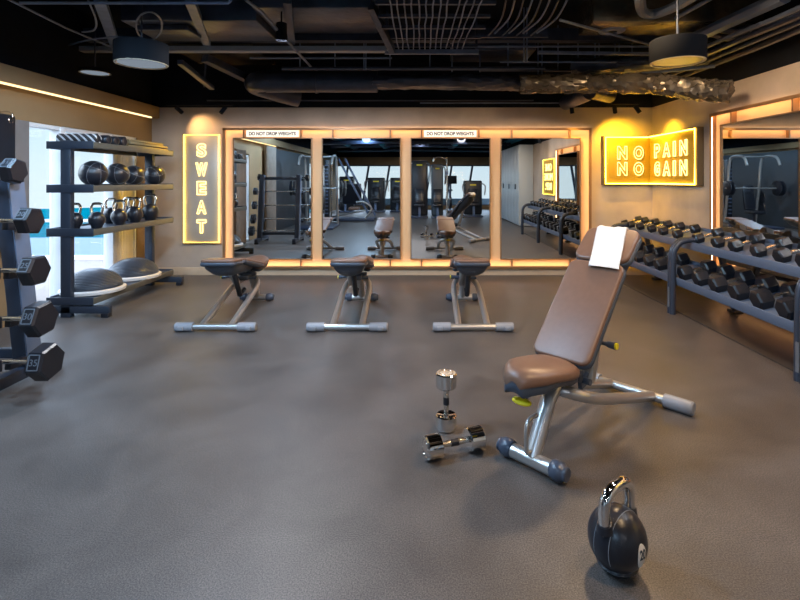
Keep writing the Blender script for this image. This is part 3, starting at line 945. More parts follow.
# ================================================================== BARBELL RACK
BR = thing('barbell_rack', 'dark upright rack holding fixed barbells at the left edge', 'barbell rack', (0, 0, 0))
for x in (-3.43, -2.64):
    MB().bar((x, 3.30, .06), (x, 3.12, 1.46), .09, .12, bev=.008).build('upright', M['rack'], BR)
    MB().box((x + (.05 if x > -3 else -.05), 3.22, .72), (.012, .12, 1.30), Euler((math.radians(7.3), 0, 0)), bev=.003).build('side_plate', M['tray'], BR)
    ft = MB().box((x, 3.18, .075), (.07, .78, .075), bev=.006).build('foot', M['rack'], BR)
    for y in (2.84, 3.53): MB().box((x, y, .02), (.08, .07, .04), bev=.005).build('rubber_foot', M['rubber'], ft)
MB().box((-3.035, 3.26, .20), (.74, .05, .06), bev=.004).build('cross_brace', M['rack'], BR)
MB().box((-3.035, 3.13, 1.38), (.74, .05, .06), bev=.004).build('cross_brace', M['rack'], BR)
specs = [(1.405, 2.99, .081, .075, -2.445, '15'), (1.10, 3.00, .088, .08, -2.352, '20'), (.795, 3.01, .097, .085, -2.329, '25'), (.495, 3.02, .110, .095, -2.30, '30'), (.23, 3.02, .112, .10, -2.26, '35')]
for i, (z, y, r, L, xe, num) in enumerate(specs):
    for x in (-3.43, -2.56):
        MB().bar((x, y + .02, z - .035), (x, y + .16, z - .045), .04, .05, bev=.006).build('bar_hook', M['rubber'], BR)
        MB().box((x, y - .045, z - .01), (.04, .015, .07), bev=.005).build('bar_hook', M['rubber'], BR)
    od = ('topmost', 'second from the top', 'middle', 'second from the bottom', 'lowest')[i]
    b = thing('fixed_barbell', 'fixed straight barbell with black hexagonal heads, %s on the upright rack' % od, 'barbell', (-3.01, y, z), group='fixed barbells on the upright rack')
    xr = xe + 3.01
    MB().cyl((-xr + .0, 0, 0), (xr - L, 0, 0), .0145, n=20).build('bar', M['chrome_worn'], b)
    for sg in (-1, 1):
        h = MB().prism((sg * (xr - L), 0, 0), (sg * xr, 0, 0), r, 6, ch=.012, phase=.12 * (i - 2))
        ho = h.build('head', M['rubber_hex'], b, ang=20)
        MB().cyl((sg * (xr - L - .012), 0, 0), (sg * (xr - L + .005), 0, 0), .024, n=20).build('collar', M['chrome'], b)
        if sg > 0:
            # framed weight marking on the face turned to the camera
            ph = .12 * (i - 2)
            best = None
            for q in range(6):
                a = ph + PI / 6 + q * PI / 3
                n_ = V((0, math.cos(a), math.sin(a)))
                # prism axes: y' = up x x
                n_ = (V((0, 0, 1)).cross(V((1, 0, 0))) * math.cos(a) + V((1, 0, 0)).cross(V((0, 0, 1)).cross(V((1, 0, 0)))) * math.sin(a))
                sc_ = n_.dot(V((0, -1, .35 if i < 4 else -.2)))
                if best is None or sc_ > best[0]: best = (sc_, n_)
            n_ = best[1].normalized()
            ap = r * math.cos(PI / 6)
            tx = V((1, 0, 0)); tz = tx.cross(-n_) * -1
            tz = n_.cross(tx); 
            if tz.z < 0: tz = -tz
            cpos = V((xr - L / 2, 0, 0)) + n_ * (ap + .001)
            Rm = Matrix((tx, -n_ if tx.cross(-n_).dot(tz) > 0 else n_, tz)).transposed()
            Rm = Matrix((tx, -n_, tz)).transposed()
            fr = MB(); w_, h_ = L * .62, r * .78; t_ = .006
            for cx, cz, dx, dz in ((0, h_ / 2, w_, t_), (0, -h_ / 2, w_, t_), (w_ / 2, 0, t_, h_), (-w_ / 2, 0, t_, h_)):
                fr.box(cpos + tx * cx + tz * cz, (dx, .002, dz), Rm.to_4x4())
            fr.build('weight_marking', M['sticker'], ho)
            me = text_mesh(num, r * .34, None, .0006)
            for v in me.vertices: v.co = cpos + tx * v.co.x + tz * v.co.z - (-n_) * (-v.co.y + .0005)
            add_mesh('number', me, M['sticker'], ho)

# hanging exercise mat on the wall pilaster
hm = thing('hanging_mat', 'black exercise mat hanging from a hook on the wall behind the barbell rack', 'exercise mat', (LW + .10, 4.22, 0))
MB().box((0, 0, 1.34), (.07, .50, 1.20), bev=.03, seg=4).build('mat', M['stack'], hm)
MB().tube([(-.09, .18, 1.96), (.0, .18, 1.965), (.045, .18, 1.95), (.05, .18, 1.91)], .006, n=8, smooth=4).build('hook', M['chrome_worn'], hm)
MB().lathe([(.020, -.004), (.028, 0), (.020, .004)], n=20, c=(.036, .18, 1.885), Mx=Matrix.Rotation(PI / 2, 4, 'Y')).build('eyelet', M['chrome_worn'], hm)

# ================================================================== DUMBBELL RACKS
struct('trim_7', MB().box(((2.63 + RW) / 2, 3.9, .005), (RW - 2.63, 6.0, .012), bev=.003), M['mat_strip'], 'dark glossy floor strip under the dumbbell racks')
def rack_unit(label, y0, y1, legs):
    r = thing('dumbbell_rack', label, 'dumbbell rack', group='two-tier dumbbell racks along the right wall')
    for (xa, za, xb, zb_) in ((2.745, .695, 3.085, .790), (2.585, .345, 2.965, .435)):
        t = MB()
        ang = math.atan2(zb_ - za, xb - xa); L_ = math.hypot(xb - xa, zb_ - za)
        E = Euler((0, -ang, 0))
        t.box(((xa + xb) / 2, (y0 + y1) / 2, (za + zb_) / 2), (L_, y1 - y0, .008), E)
        t.build('tray', M['tray'], r)
        l = MB()
        l.box((xa - .004, (y0 + y1) / 2, za - .012), (.010, y1 - y0, .085), Euler((0, math.radians(-12), 0)), bev=.003)
        l.box((xb + .004, (y0 + y1) / 2, zb_ + .008), (.010, y1 - y0, .06), bev=.003)
        l.build('tray_lip', M['tray'], r)
    for y in legs:
        lg = MB()
        for dy in (-.023, .023):
            lg.tube([(2.545, y + dy, .0), (2.548, y + dy, .35), (2.555, y + dy, .58), (2.575, y + dy, .66), (2.625, y + dy, .72), (2.70, y + dy, .742), (2.80, y + dy, .748)], .029, n=18, smooth=4)
        lg = lg.build('front_leg', M['rack'], r)
        MB().box((2.545 - .034, y - .01, .17), (.006, .03, .20)).build('sticker', M['sticker'], lg)
        MB().bar((3.19, y, .02), (3.01, y, .74), .06, .05, bev=.01).build('rear_leg', M['rack'], r)
        MB().box((3.19, y, .02), (.10, .12, .04), bev=.01).build('foot', M['rubber'], r)
        MB().bar((2.56, y, .30), (3.10, y, .40), .05, .04, bev=.006).build('bracket', M['rack'], r)
    return r
rack_unit('slate two-tier dumbbell rack along the right wall, farther one by the corner', 3.24, 6.78, (6.60, 4.96, 3.27))
rack_unit('slate two-tier dumbbell rack along the right wall, nearer one beside the camera', 1.35, 3.21, (1.62,))
upY = [6.79, 6.53, 6.24, 5.93, 5.65, 5.34, 4.935, 4.61, 4.355, 4.05, 3.79, 3.55, 3.00, 2.74, 2.48, 2.20, 1.92, 1.66]
upY = [min(y, 6.72) for y in upY]
loY = [6.62, 6.39, 6.15, 5.90, 5.63, 5.38, 4.88, 4.61, 4.34, 4.06, 3.78, 3.50, 3.00, 2.72, 2.44, 2.16, 1.88, 1.60]
ORD = ['farthest', 'second', 'third', 'fourth', 'fifth', 'sixth', 'seventh', 'eighth', 'ninth', 'tenth', 'eleventh', 'twelfth', 'thirteenth', 'fourteenth', 'fifteenth', 'sixteenth', 'seventeenth', 'nearest']
def hex_db(label, group, r, hl, L):
    d = thing('hex_dumbbell', label, 'dumbbell', group=group)
    for sg in (-1, 1):
        MB().prism((sg * (L / 2 - hl), 0, 0), (sg * L / 2, 0, 0), r, 6, ch=r * .17, phase=0.0).build('head', M['rubber_hex'], d, ang=20)
    z = L / 2 - hl
    MB().lathe([(.012, -z - .004), (.014, -z), (.0135, -z * .6), (.0175, 0), (.0135, z * .6), (.014, z), (.012, z + .004)], Mx=Matrix.Rotation(PI / 2, 4, 'Y'), n=18).build('handle', M['chrome_worn'], d)
    return d
cache = {}
def place_db(y, i, tier):
    if tier == 'upper':
        xa, za, xb, zb_ = 2.745, .695, 3.085, .790
        r = .047 + .0013 * i; hl = .075 + .0015 * i; L = .27 + .003 * i
    else:
        xa, za, xb, zb_ = 2.585, .345, 2.965, .435
        r = .066 + .0012 * i; hl = .105 + .001 * i; L = .34 + .002 * i
    ang = math.atan2(zb_ - za, xb - xa)
    ap = r * math.cos(PI / 6)
    c = V(((xa + xb) / 2, y, (za + zb_) / 2)) + V((-math.sin(ang), 0, math.cos(ang))) * (ap + .005)
    if i == 0: w_ = 'farthest'
    elif i == 17: w_ = 'nearest the camera'
    else: w_ = ORD[i] + ' from the far corner'
    lb = 'black hex dumbbell on the %s tray of the right-hand racks, %s' % (tier, w_)
    grp = 'hex dumbbells on the %s tray' % tier
    d = hex_db(lb, grp, r, hl, L)
    d.location = c; d.rotation_euler = (0, -ang, random.uniform(-.05, .05))
for i, y in enumerate(upY): place_db(y, i, 'upper')
for i, y in enumerate(loY): place_db(y, i, 'lower')

# ================================================================== CEILING SERVICES
def P(px, py, dz):
    """a point dz above the eye whose bearing is that of photo pixel px,py (used once, to survey positions)"""
    Z = 490 * dz / (180 - py)
    return V(((px - 420) / 490 * Z, Z, 1.35 + dz))
def serv(name, mb, m, label, cat, group=None, ang=38):
    return tag(mb.build(name, m, ang=ang), label, cat, group)
# beams across
def beam(y, z, x0, x1, w, h, m, label, n):
    o = struct('ceiling_beam', MB().box(((x0 + x1) / 2, y, z), (x1 - x0, w, h)), m, label)
beam(5.52, 2.82, LW, -.33, .10, .055, M['beam'], 'crossbeam coloured pale for window light under the left half of the ceiling', 1)
beam(5.60, 3.0, LW, RW, .12, .14, M['steel_dark'], 'dark crossbeam over the row of benches', 2)
beam(3.4, 3.05, LW, RW, .14, .18, M['steel_dark'], 'dark crossbeam ahead of the camera', 3)
beam(.6, 3.05, LW, RW, .14, .18, M['steel_dark'], 'dark crossbeam above the camera', 4)
beam(-3.0, 3.05, LW, RW, .14, .18, M['steel_dark'], 'dark crossbeam behind the camera', 5)
for i, (a, b_, w_) in enumerate(((P(100, 0, 1.50), P(116, 47, 1.50), .09), (P(190, 0, 1.52), P(207, 43, 1.52), .08), (P(287, 0, 1.55), P(292, 42, 1.55), .07))):
    serv('ceiling_strut', MB().bar(a, b_, w_, .06), M['steel_pale'] if i < 2 else M['steel_dark'], 'slanting painted strut under the ceiling, %s' % ('left one', 'middle one', 'right one')[i], 'ceiling strut', 'slanting ceiling struts')
# thin rods / conduits
def rod(label, pts, r, m='steel_pale', name='conduit', cat='conduit', smooth=0, group=None):
    return serv(name, MB().tube(pts, r, n=8, smooth=smooth), M[m], label, cat, group)
rod('straight conduit running across the upper left of the ceiling', [P(20, 3, 1.35), P(228, 3, 1.35), P(231, 0, 1.36)], .012)
rod('pale diagonal rod above the left pendant lamp', [P(2, -4, 1.40), P(66, 28, 1.42), P(116, 49, 1.45)], .010)
rod('pale diagonal rod left of the cable tray', [P(246, 0, 1.40), P(262, 12, 1.40), P(288, 42, 1.40), P(312, 68, 1.38)], .013, 'wire')
rod('thin conduit along the top of the back wall', [(-3.0, 6.90, 2.47), (-.5, 6.90, 2.47), (1.6, 6.90, 2.47)], .010, 'steel_dark')
rod('long pipe across the ceiling below the cable tray', [P(282, 68.5, 1.34), P(545, 68.5, 1.34)], .022, 'steel_dark', 'pipe', 'pipe')
rod('second pipe running to the right pendant', [P(480, 70, 1.36), P(665, 71, 1.36)], .018, 'steel_dark', 'pipe', 'pipe')
rod('loose cable loop hanging over the left pendant', [P(60, 48, 1.5), P(88, 40, 1.4), P(118, 37, 1.4), P(136, 40, 1.4)], .009, 'wire', 'cable', 'cable', 4)
rod('black cable curling down beside the pendant', [P(88, 0, 1.5), P(96, 20, 1.45), P(94, 30, 1.4), P(82, 32, 1.4)], .008, 'wire', 'cable', 'cable', 5)
cl = [P(149 + 13 * math.cos(2 * PI * i / 14), 26 + 14 * math.sin(2 * PI * i / 14), 1.4) for i in range(14)]
serv('cable_coil', MB().tube(cl, .008, n=8, closed=True, smooth=2), M['wire'], 'coil of cable hanging beside the left pendant lamp', 'cable')
# round main duct with elbow
D0 = P(266, 82, 1.27); yD = D0.y; zD = D0.z
serv('round_duct', MB().cyl((D0.x, yD, zD), (-.55, yD, zD), .135, n=32).cyl((D0.x + .64, yD, zD), (D0.x + .67, yD, zD), .145, n=32).tube([(D0.x + .02, yD, zD), (D0.x - .12, yD, zD), (D0.x - .16, yD + .14, zD - .02), (D0.x + .14, yD + .42, zD - .09), (D0.x + .3, yD + .52, zD - .12)], .130, n=24, smooth=5),
     M['duct'], 'dark round air duct with an elbow above the mirrors', 'air duct', ang=60)
# crinkled wrapped duct to the right
def crinkle(pts, r, m, label, name='wrapped_duct', seed=1, amp=.16, flat=.6):
    random.seed(seed)
    mb = MB(); n = 26
    P_ = []
    for i in range(len(pts) - 1):
        for k in range(12): P_.append(V(pts[i]).lerp(V(pts[i + 1]), k / 12))
    P_.append(V(pts[-1]))
    mb.tube(P_, r, n=n, flat=flat)
    for v in mb.bm.verts:
        v.co += V((random.uniform(-1, 1), random.uniform(-1, 1), random.uniform(-1, 1))) * r * amp
    random.seed(seed + 50)
    return serv(name, mb, m, label, 'air duct', ang=15)
crinkle([(-.60, yD, zD), (.6, yD - .02, zD - .01), (1.3, yD - .05, zD - .03)], .155, M['duct'], 'crumpled dark wrapped duct continuing across the middle', seed=2, amp=.06)
crinkle([P(520, 84, 1.18), P(590, 84, 1.15), P(650, 83, 1.06), P(690, 89, .93), P(730, 92, .86)], .17, M['foil'], 'crinkled foil-wrapped duct sagging over the right corner', seed=4, amp=.11, flat=.62)
crinkle([(1.9, 6.1, 2.75), (2.7, 5.7, 2.72), (3.25, 5.3, 2.72)], .16, M['duct'], 'second wrapped duct above the foil duct', seed=6, amp=.08)
serv('duct_end', MB().cyl(P(566, 103, 1.08), P(590, 92, 1.10), .10, n=24).cyl(P(590, 92, 1.10), P(610, 96, 1.10), .09, n=20), M['duct'], 'capped duct stub hanging above the right end of the mirrors', 'air duct')
# cable tray with hanging cable runs
ct = thing('cable_tray', 'black ladder tray carrying a fan of parallel cables above the mirrors', 'cable tray')
zT = 1.46
a = P(398, 49, zT); b_ = P(462, 49, zT)
for k in range(13):
    f_ = k / 12
    x0 = a.x + (b_.x - a.x) * f_
    mb = MB(); pts = []
    for i in range(9):
        y = a.y - i * .27
        pts.append((x0 + random.uniform(-.008, .008) + (.05 * i / 8 if k > 8 else 0), y, a.z + random.uniform(-.006, .006)))
    mb.tube(pts, .0065, n=8).build('cable', M['wire'] if k in (0, 1, 12, 6, 10) else M['steel_pale'], ct)
for i in range(7):
    y = a.y - .02 - i * .33
    MB().box(((a.x + b_.x) / 2 + .02, y, a.z + .03), (b_.x - a.x + .30, .035, .03)).build('rung', M['steel_dark'], ct)
MB().box(((a.x + b_.x) / 2 + .02, a.y + .05, a.z - .02), (b_.x - a.x + .34, .04, .05)).build('end_bar', M['steel_pale'], ct)
for x in (a.x - .12, b_.x + .16):
    MB().box((x, a.y, (a.z + CEIL) / 2), (.025, .025, CEIL - a.z)).build('hanger', M['steel_dark'], ct)
ct2 = thing('cable_tray', 'second cable run sloping away to the right of the first tray', 'cable tray')
for k in range(8):
    p0 = P(488 + k * 7, 36 - (k % 2) * 3, 1.50); p1 = P(507 + k * 9, -6, 1.62)
    MB().tube([p0, p0.lerp(p1, .5) + V((.04, 0, -.03)), p1], .009, n=8, smooth=5).build('cable', M['steel_pale'] if k % 2 else M['steel_dark'], ct2)
MB().bar(P(480, 36, 1.50), P(548, 36, 1.50), .03, .03).build('end_bar', M['steel_dark'], ct2)
# hangers right centre
for i, (x0, x1, y0, y1) in enumerate(((538, 542, 46, 74), (595, 599, 52, 76), (615, 619, 54, 74), (524, 527, 42, 62), (364, 366, 52, 70))):
    hA = P(x0, y1, 1.30); hB = P(x1, y1, 1.30)
    top = P((x0 + x1) / 2, y0, 1.30)
    zt_ = 1.35 + (180 - y0) / 490 * hA.y
    serv('pipe_hanger', MB().tube([(hA.x, hA.y, CEIL), (hA.x, hA.y, hA.z), (hB.x, hB.y, hB.z), (hB.x, hB.y, CEIL)], .008, n=6), M['steel_pale'],
         'thin U-shaped pipe hanger, ' + ('left of centre over the third mirror gap', 'middle of the right-hand hangers', 'rightmost of the right-hand hangers', 'short one over the third mirror', 'one beside the round duct')[i], 'pipe hanger', 'pipe hangers')
serv('channel_bar', MB().bar(P(538, 52.5, 1.42), P(650, 54, 1.42), .05, .03), M['steel_pale'], 'horizontal support channel over the fourth mirror', 'support channel')
for i, (xa, ya, xb, yb, dz, r_) in enumerate(((395, 46.5, 660, 46.5, 1.50, .012), (500, 62, 650, 62, 1.38, .012), (250, 58, 392, 58, 1.42, .012), (420, 103, 560, 103, 1.09, .009), (600, 78, 715, 66, 1.22, .02), (560, 20, 655, 46, 1.48, .014))):
    rod('thin conduit among the right-hand ceiling services, ' + ('the one behind the cable tray ends', 'the one below the cable tray', 'the one above the round duct', 'the one just over the back wall top', 'the one running to the right wall', 'the one slanting past the round vent')[i], [P(xa, ya, dz), P(xb, yb, dz)], r_, 'steel_pale')
for i, (px_, y0_, y1_, dz) in enumerate(((430, 50, 70, 1.35), (452, 52, 72, 1.35), (480, 46, 72, 1.35), (508, 40, 66, 1.36), (558, 44, 70, 1.35), (578, 44, 76, 1.33), (632, 44, 72, 1.33), (300, 50, 70, 1.36), (335, 50, 70, 1.36), (390, 30, 70, 1.36))):
    q_ = P(px_, y1_, dz)
    rod('short vertical drop rod under the ceiling near the mirrors, %s counted from the left wall' % ('fourth', 'fifth', 'sixth', 'seventh', 'eighth', 'ninth', 'tenth', 'first', 'second', 'third')[i], [q_, (q_.x, q_.y, CEIL)], .009, 'steel_pale', 'drop_rod', 'drop rod', 0, 'drop rods over the mirrors')
# rectangular duct (lit by the sign)
rd = thing('rectangular_duct', 'long rectangular duct with a round vent above the right side', 'air duct', (0, 0, 0))
q0 = P(578, 36, 1.50)
MB().box(((q0.x + RW) / 2 - .02, q0.y - .24, 1.35 + 1.50 + .15), (RW - q0.x - .04, .46, .30), bev=.01).build('duct_body', M['foil'], rd)
qv = P(612, 31, 1.50)
MB().lathe([(.05, -.012), (.10, -.014), (.125, -.006), (.13, 0)], c=(qv.x, qv.y, 2.85), n=28).build('vent', M['steel_pale'], rd)
# big pipes top right
rod('thick painted pipe slanting over the right pendant lamp', [P(690, 40, 1.42), P(735, 19, 1.42), P(785, -4, 1.42)], .060, 'tray', 'pipe', 'pipe')
rod('curved pipe bending away at the top right of the ceiling', [P(700, -8, 1.5), P(678, 5, 1.5), P(655, 14, 1.5), P(643, 12, 1.5), P(640, 0, 1.5), P(641, -10, 1.52)], .045, 'tray', 'pipe', 'pipe', 5)
rod('thin straight pipe beside the curved one', [P(676, 18, 1.46), P(715, -4, 1.46)], .018, 'steel_pale', 'pipe', 'pipe')
for i in range(4):
    x = 3.20 - i * .12
    rod('cable run along the top of the right wall, %s' % ('closest to the wall', 'second from the wall', 'third from the wall', 'outermost')[i], [(x, 6.2, 2.62 + .02 * i), (x - .02, 4.6, 2.60 + .02 * i), (x, 3.0, 2.63), (x, -4, 2.63)], .022 if i % 2 else .03, 'steel_dark' if i % 2 else 'duct', 'pipe', 'pipe', 3, 'pipes along the right wall')
serv('cable_coil', MB().tube([(3.0 + .24 * math.cos(2 * PI * i / 24), 4.75 + .12 * math.sin(2 * PI * i / 24), 2.78 + .02 * math.sin(i)) for i in range(24)], .035, n=10, closed=True), M['duct'], 'flat ring of flexible hose above the right wall', 'hose')
# metal deck panel on the left
serv('ceiling_panel', MB().bar(P(186, 55, 1.55), P(265, 55, 1.55), .9, .03), M['foil'], 'dull metal deck panel above the left bench', 'ceiling panel')
serv('channel_bar', MB().bar(P(180, 62, 1.26), P(212, 88, 1.20), .06, .05).bar(P(204, 87, 1.2), P(206, 60, 1.5), .02, .02), M['steel_dark'], 'slanting support channel right of the left pendant', 'support channel')
serv('channel_bar', MB().bar(P(205, 58, 1.45), P(262, 86, 1.30), .10, .09), M['steel_dark'], 'dark slanting channel running into the round duct', 'support channel')
serv('air_box', MB().box((-2.2, 5.0, 3.03), (1.3, .7, .34), bev=.02).box((-2.5, 4.9, 2.83), (.5, .3, .05), bev=.01), M['duct'], 'dark air handling box above the left pendant', 'air box')
serv('air_box', MB().box((-1.0, 4.9, 3.09), (1.1, .8, .32), bev=.02).bar((-.45, 4.5, 2.95), (-.30, 5.3, 2.75), .06, .08), M['duct'], 'dark air handling box left of the cable tray', 'air box')
serv('air_box', MB().box((.9, 6.2, 3.08), (1.0, .6, .34), bev=.02), M['duct'], 'dark air handling box behind the cable tray', 'air box')
# services behind the camera, seen only in mirrors
random.seed(21)
for i in range(5):
    y = -7.6 + i * 1.55
    rod('dark pipe across the rear ceiling, number %s from the rear windows' % ('one', 'two', 'three', 'four', 'five')[i], [(LW + .2, y, 2.62 + .1 * (i % 3)), (-.4, y + .1, 2.66 + .1 * (i % 3)), (RW - .2, y, 2.62 + .1 * (i % 3))], .05 + .03 * (i % 2), 'steel_dark', 'pipe', 'pipe', 0, 'pipes across the rear ceiling')
for i, x in enumerate((-2.9, -1.5, 1.4)):
    serv('round_duct', MB().cyl((x, -8.2, 2.85), (x, 1.6, 2.85), .16, n=24), M['duct'], 'long round duct running behind the camera, %s' % ('left', 'middle', 'right')[i], 'air duct', 'ducts behind the camera')

# ================================================================== LAMPS
def pendant(label, px, py, r, Z, warm, h=.17):
    x = (px - 420) / 490 * Z; z = 1.35 + (180 - py) / 490 * Z
    p = thing('pendant_lamp', label, 'ceiling lamp', (x, Z, z))
    MB().lathe([(r * .93, .012), (r * .985, 0), (r, .004), (r, h), (r - .01, h + .006), (0, h + .006)], n=48).build('drum', M['drum'], p, ang=40)
    MB().lathe([(r * .86, .006), (r * .90, -.003), (r * .975, -.003), (r * .99, .004)], n=48).build('trim_ring', M['ring'], p)
    MB().lathe([(0, .003), (r * .87, .003)], n=48).build('diffuser', M['diffuser_sign_glow'] if warm else M['diffuser_cool'], p)
    MB().cyl((0, 0, h), (0, 0, CEIL - z), .008, n=8).build('cord', M['steel_dark'], p)
    return p
pendant('black drum pendant with a pale blue-white diffuser on the left', 141.5, 64, .208, 4.16, False)
pendant('black drum pendant with yellow sign light tinted into its disc on the right', 677.5, 62, .208, 3.93, True)
pendant('small flat disc lamp near the left wall', 95, 73, .155, 5.4, False, h=.035)
WARM = (1.0, .80, .58)
def track(label, x, y, z, heads, length=.6):
    t = thing('track_light', label, 'track light', (x, y, z), group=None)
    MB().box((0, 0, 0), (length, .035, .03)).build('track', M['black'], t)
    MB().cyl((0, 0, 0), (0, 0, CEIL - z), .006, n=8).build('cord', M['black'], t)
    for hx, tgt, pw, col, size, ang in heads:
        a = V((hx, 0, -.02)); d = (V(tgt) - V((x, y, z)) - a).normalized()
        h = MB().cyl(a, a + V((0, 0, -.03)), .008, n=8).cyl(a + V((0, 0, -.03)) - d * .02, a + V((0, 0, -.03)) + d * .09, .028, n=20)
        h.build('spot_head', M['black'], t)
        s_ = V((x, y, z)) + a + V((0, 0, -.03)) + d * .10
        spot('spot_beam', s_, tgt, pw * LAMP_POWER, col, size, ang, 1.0)
    return t
track('black track light aimed at the SWEAT sign, second head added for amber shelf glow', -2.98, 6.62, 2.37, [(-.30, (bx(203), BW, 2.06), 14, (1, .56, .22), .02, 85), (.34, (-3.22, 6.0, 1.2), 75, (1, .58, .05), .03, 75)], .90)  # the amber head is added to throw yellow light on the shelves
track('black track light cluster aimed at the corner sign', 2.70, 6.45, 2.36, [(-.14, (2.85, BW, 1.75), 85, (1, .50, .02), .02, 95), (.14, (3.25, 6.4, 1.75), 60, (1, .50, .02), .02, 95)], .36)
track('small black spot over the right end of the mirrors', 2.07, 6.70, 2.40, [(0, (2.4, BW, .8), 45, (1, .60, .08), .03, 80)], .12)
track('black track light over the square neon sign behind the camera', 3.0, 1.45, 2.40, [(0, (3.28, 1.45, 1.9), 8, (1, .55, .2), .02, 60)], .2)
# ceiling spots added as fill; the raised-bench one is placed by its shadow
gen = [(-1.5, 2.8, 2.75, 'added as fill over the floor left of the raised bench', 'cool', 135), (1.55, 3.75, 2.88, 'over the raised bench', 'warm', 120), (-1.3, 4.6, 2.66, 'added as fill over the row of low benches', 'mid', 80),
       (1.2, 1.1, 2.80, 'added as fill just ahead of the camera on the right', 'warm', 110), (-1.5, 1.2, 2.75, 'added as fill just ahead of the camera on the left', 'cool', 185), (2.3, 2.3, 2.9, 'added as fill over the dumbbell racks', 'mid', 55),
       (-1.8, -2.6, 2.75, 'added as fill behind the camera on the left', 'cool', 110), (1.4, -2.8, 2.75, 'added as fill behind the camera on the right', 'mid', 90), (0, -5.8, 2.75, 'added as fill near the rear windows', 'mid', 90),
       (-2.9, 2.1, 2.80, 'added as fill near the terrace door', 'cool', 120)]
TONE = dict(cool=(.44, .70, 1.0), mid=(.95, .94, 1.0), warm=(1.0, .68, .38))  # cool tone stands in for daylight from the left windows
for i, (x, y, z, w_, tone, pw) in enumerate(gen):
    t = thing('downlight', 'black cylinder downlight ' + w_, 'downlight', (x, y, z), group='ceiling downlights')
    MB().lathe([(.045, .01), (.05, 0), (.05, .16), (0, .16)], n=24).build('can', M['black'], t)
    MB().cyl((0, 0, .16), (0, 0, CEIL - z), .007, n=8).build('rod', M['black'], t)
    tx, ty = x, y
    spot('downlight_beam', (x, y, z - .015), (tx, ty, 0), pw * LAMP_POWER, TONE[tone], .14, 172, .2)

# ================================================================== MACHINES BEHIND THE CAMERA (seen in the mirrors)
G = 'weight-stack machines in front of the rear windows'
def stack_machine(label, x, y, w, d, h, m='stack', rz=0, group=G, pole=True):
    o = thing('weight_stack_machine', label, 'exercise machine', (x, y, 0), rz, group)
    MB().box((0, 0, h / 2 + .04), (w, d, h - .08), bev=.05, seg=3).build('shroud', M[m], o)
    MB().box((0, .1, .03), (w + .01, d + .3, .06), bev=.01).build('base', M['steel_dark'], o)
    MB().box((0, d / 2 + .004, h - .16), (w * .34, .008, .05)).build('badge', M['yellow'], o)
    MB().box((0, d / 2 + .22, .46), (.34, .36, .09), bev=.03).build('seat', M['rubber'], o)
    MB().box((0, d / 2 + .10, .78), (.32, .08, .52), Euler((math.radians(12), 0, 0)), bev=.03).build('backrest', M['rubber'], o)
    MB().bar((0, d / 2 + .22, .05), (0, d / 2 + .22, .42), .08, .08).build('seat_post', M['steel_pale'], o)
    for sg in (-1, 1):
        MB().tube([(sg * w * .45, d / 2, h - .1), (sg * w * .62, d / 2 + .25, h - .2), (sg * w * .55, d / 2 + .45, h * .62)], .022, n=10, smooth=4).build('arm', M['silver'], o)
    return o
stack_machine('black weight-stack machine before the rear windows, seen in the second mirror', -1.85, -7.0, .72, .45, 1.45)
stack_machine('black weight-stack machine at the right edge of the second mirror', -.95, -7.1, .62, .45, 1.45)
stack_machine('tall black cable tower left of centre in the third mirror', -.02, -4.0, .60, .5, 2.05, group=None)
stack_machine('slate blue cable tower beside the tall black one in the third mirror', .62, -3.9, .42, .5, 1.92, 'stack_mid', group=None)
stack_machine('black weight-stack machine at the right of the third mirror', 1.95, -4.4, .66, .45, 1.33, group=None)
stack_machine('black weight-stack machine in the far rear left corner', -3.1, -7.0, .6, .45, 1.5)
p = thing('cable_column', 'tall silver cable column with curved top arm behind the camera', 'exercise machine', (.94, -3.3, 0))
MB().tube([(0, 0, .03), (0, 0, 1.95), (-.05, 0, 2.08), (-.20, 0, 2.14), (-.42, 0, 2.12), (-.47, 0, 2.0)], .03, n=14, smooth=5).build('column', M['chrome_worn'], p)
MB().box((0, 0, .03), (.16, .3, .06), bev=.01).build('base', M['steel_dark'], p)
MB().box((0, .05, 1.6), (.09, .12, .14), bev=.02).build('pulley', M['steel_pale'], p)
# perforated dark column with plates
p = thing('selector_column', 'dark perforated selector column at the left edge of the second mirror', 'exercise machine', (-2.80, -.95, 0))
MB().box((0, 0, .98), (.14, .16, 1.96), bev=.01).build('column', M['stack'], p)
MB().box((0, 0, .03), (.7, .6, .06), bev=.01).build('base', M['steel_dark'], p)
for k in range(14): MB().box((0, .083, .35 + k * .11), (.10, .01, .035)).build('weight_plate', M['steel_pale'], p)
MB().cyl((.14, 0, .06), (.14, 0, 1.95), .016, n=12).build('guide_rod', M['chrome'], p)
# leg press with leaning rails
p = thing('leg_press', 'leaning leg press with dark padded back and long steel rails behind the camera', 'exercise machine', (-1.9, -2.6, 0))
for sx in (-.05, .16):
    MB().bar((sx - .75, .2, 2.05), (sx + .25, .1, .18), .05, .07, bev=.008).build('rail', M['steel_pale'], p)
MB().box((-.42, -.25, .88), (.66, .12, .72), Euler((math.radians(-15), 0, 0)), bev=.04).build('back_pad', M['rubber'], p)
MB().bar((-1.1, .4, .12), (.15, .7, .38), .07, .06, bev=.01).build('lever_arm', M['silver'], p)
MB().box((-.3, 0, .05), (1.4, .9, .07), bev=.01).build('base', M['steel_dark'], p)
MB().tube([(.1, .3, .08), (.3, .3, .42), (.05, .3, .62), (-.2, .3, .62)], .03, n=12, smooth=4).build('handle', M['silver'], p)
MB().box((-.25, .35, .42), (.34, .4, .09), bev=.03).build('seat', M['brown'], p)
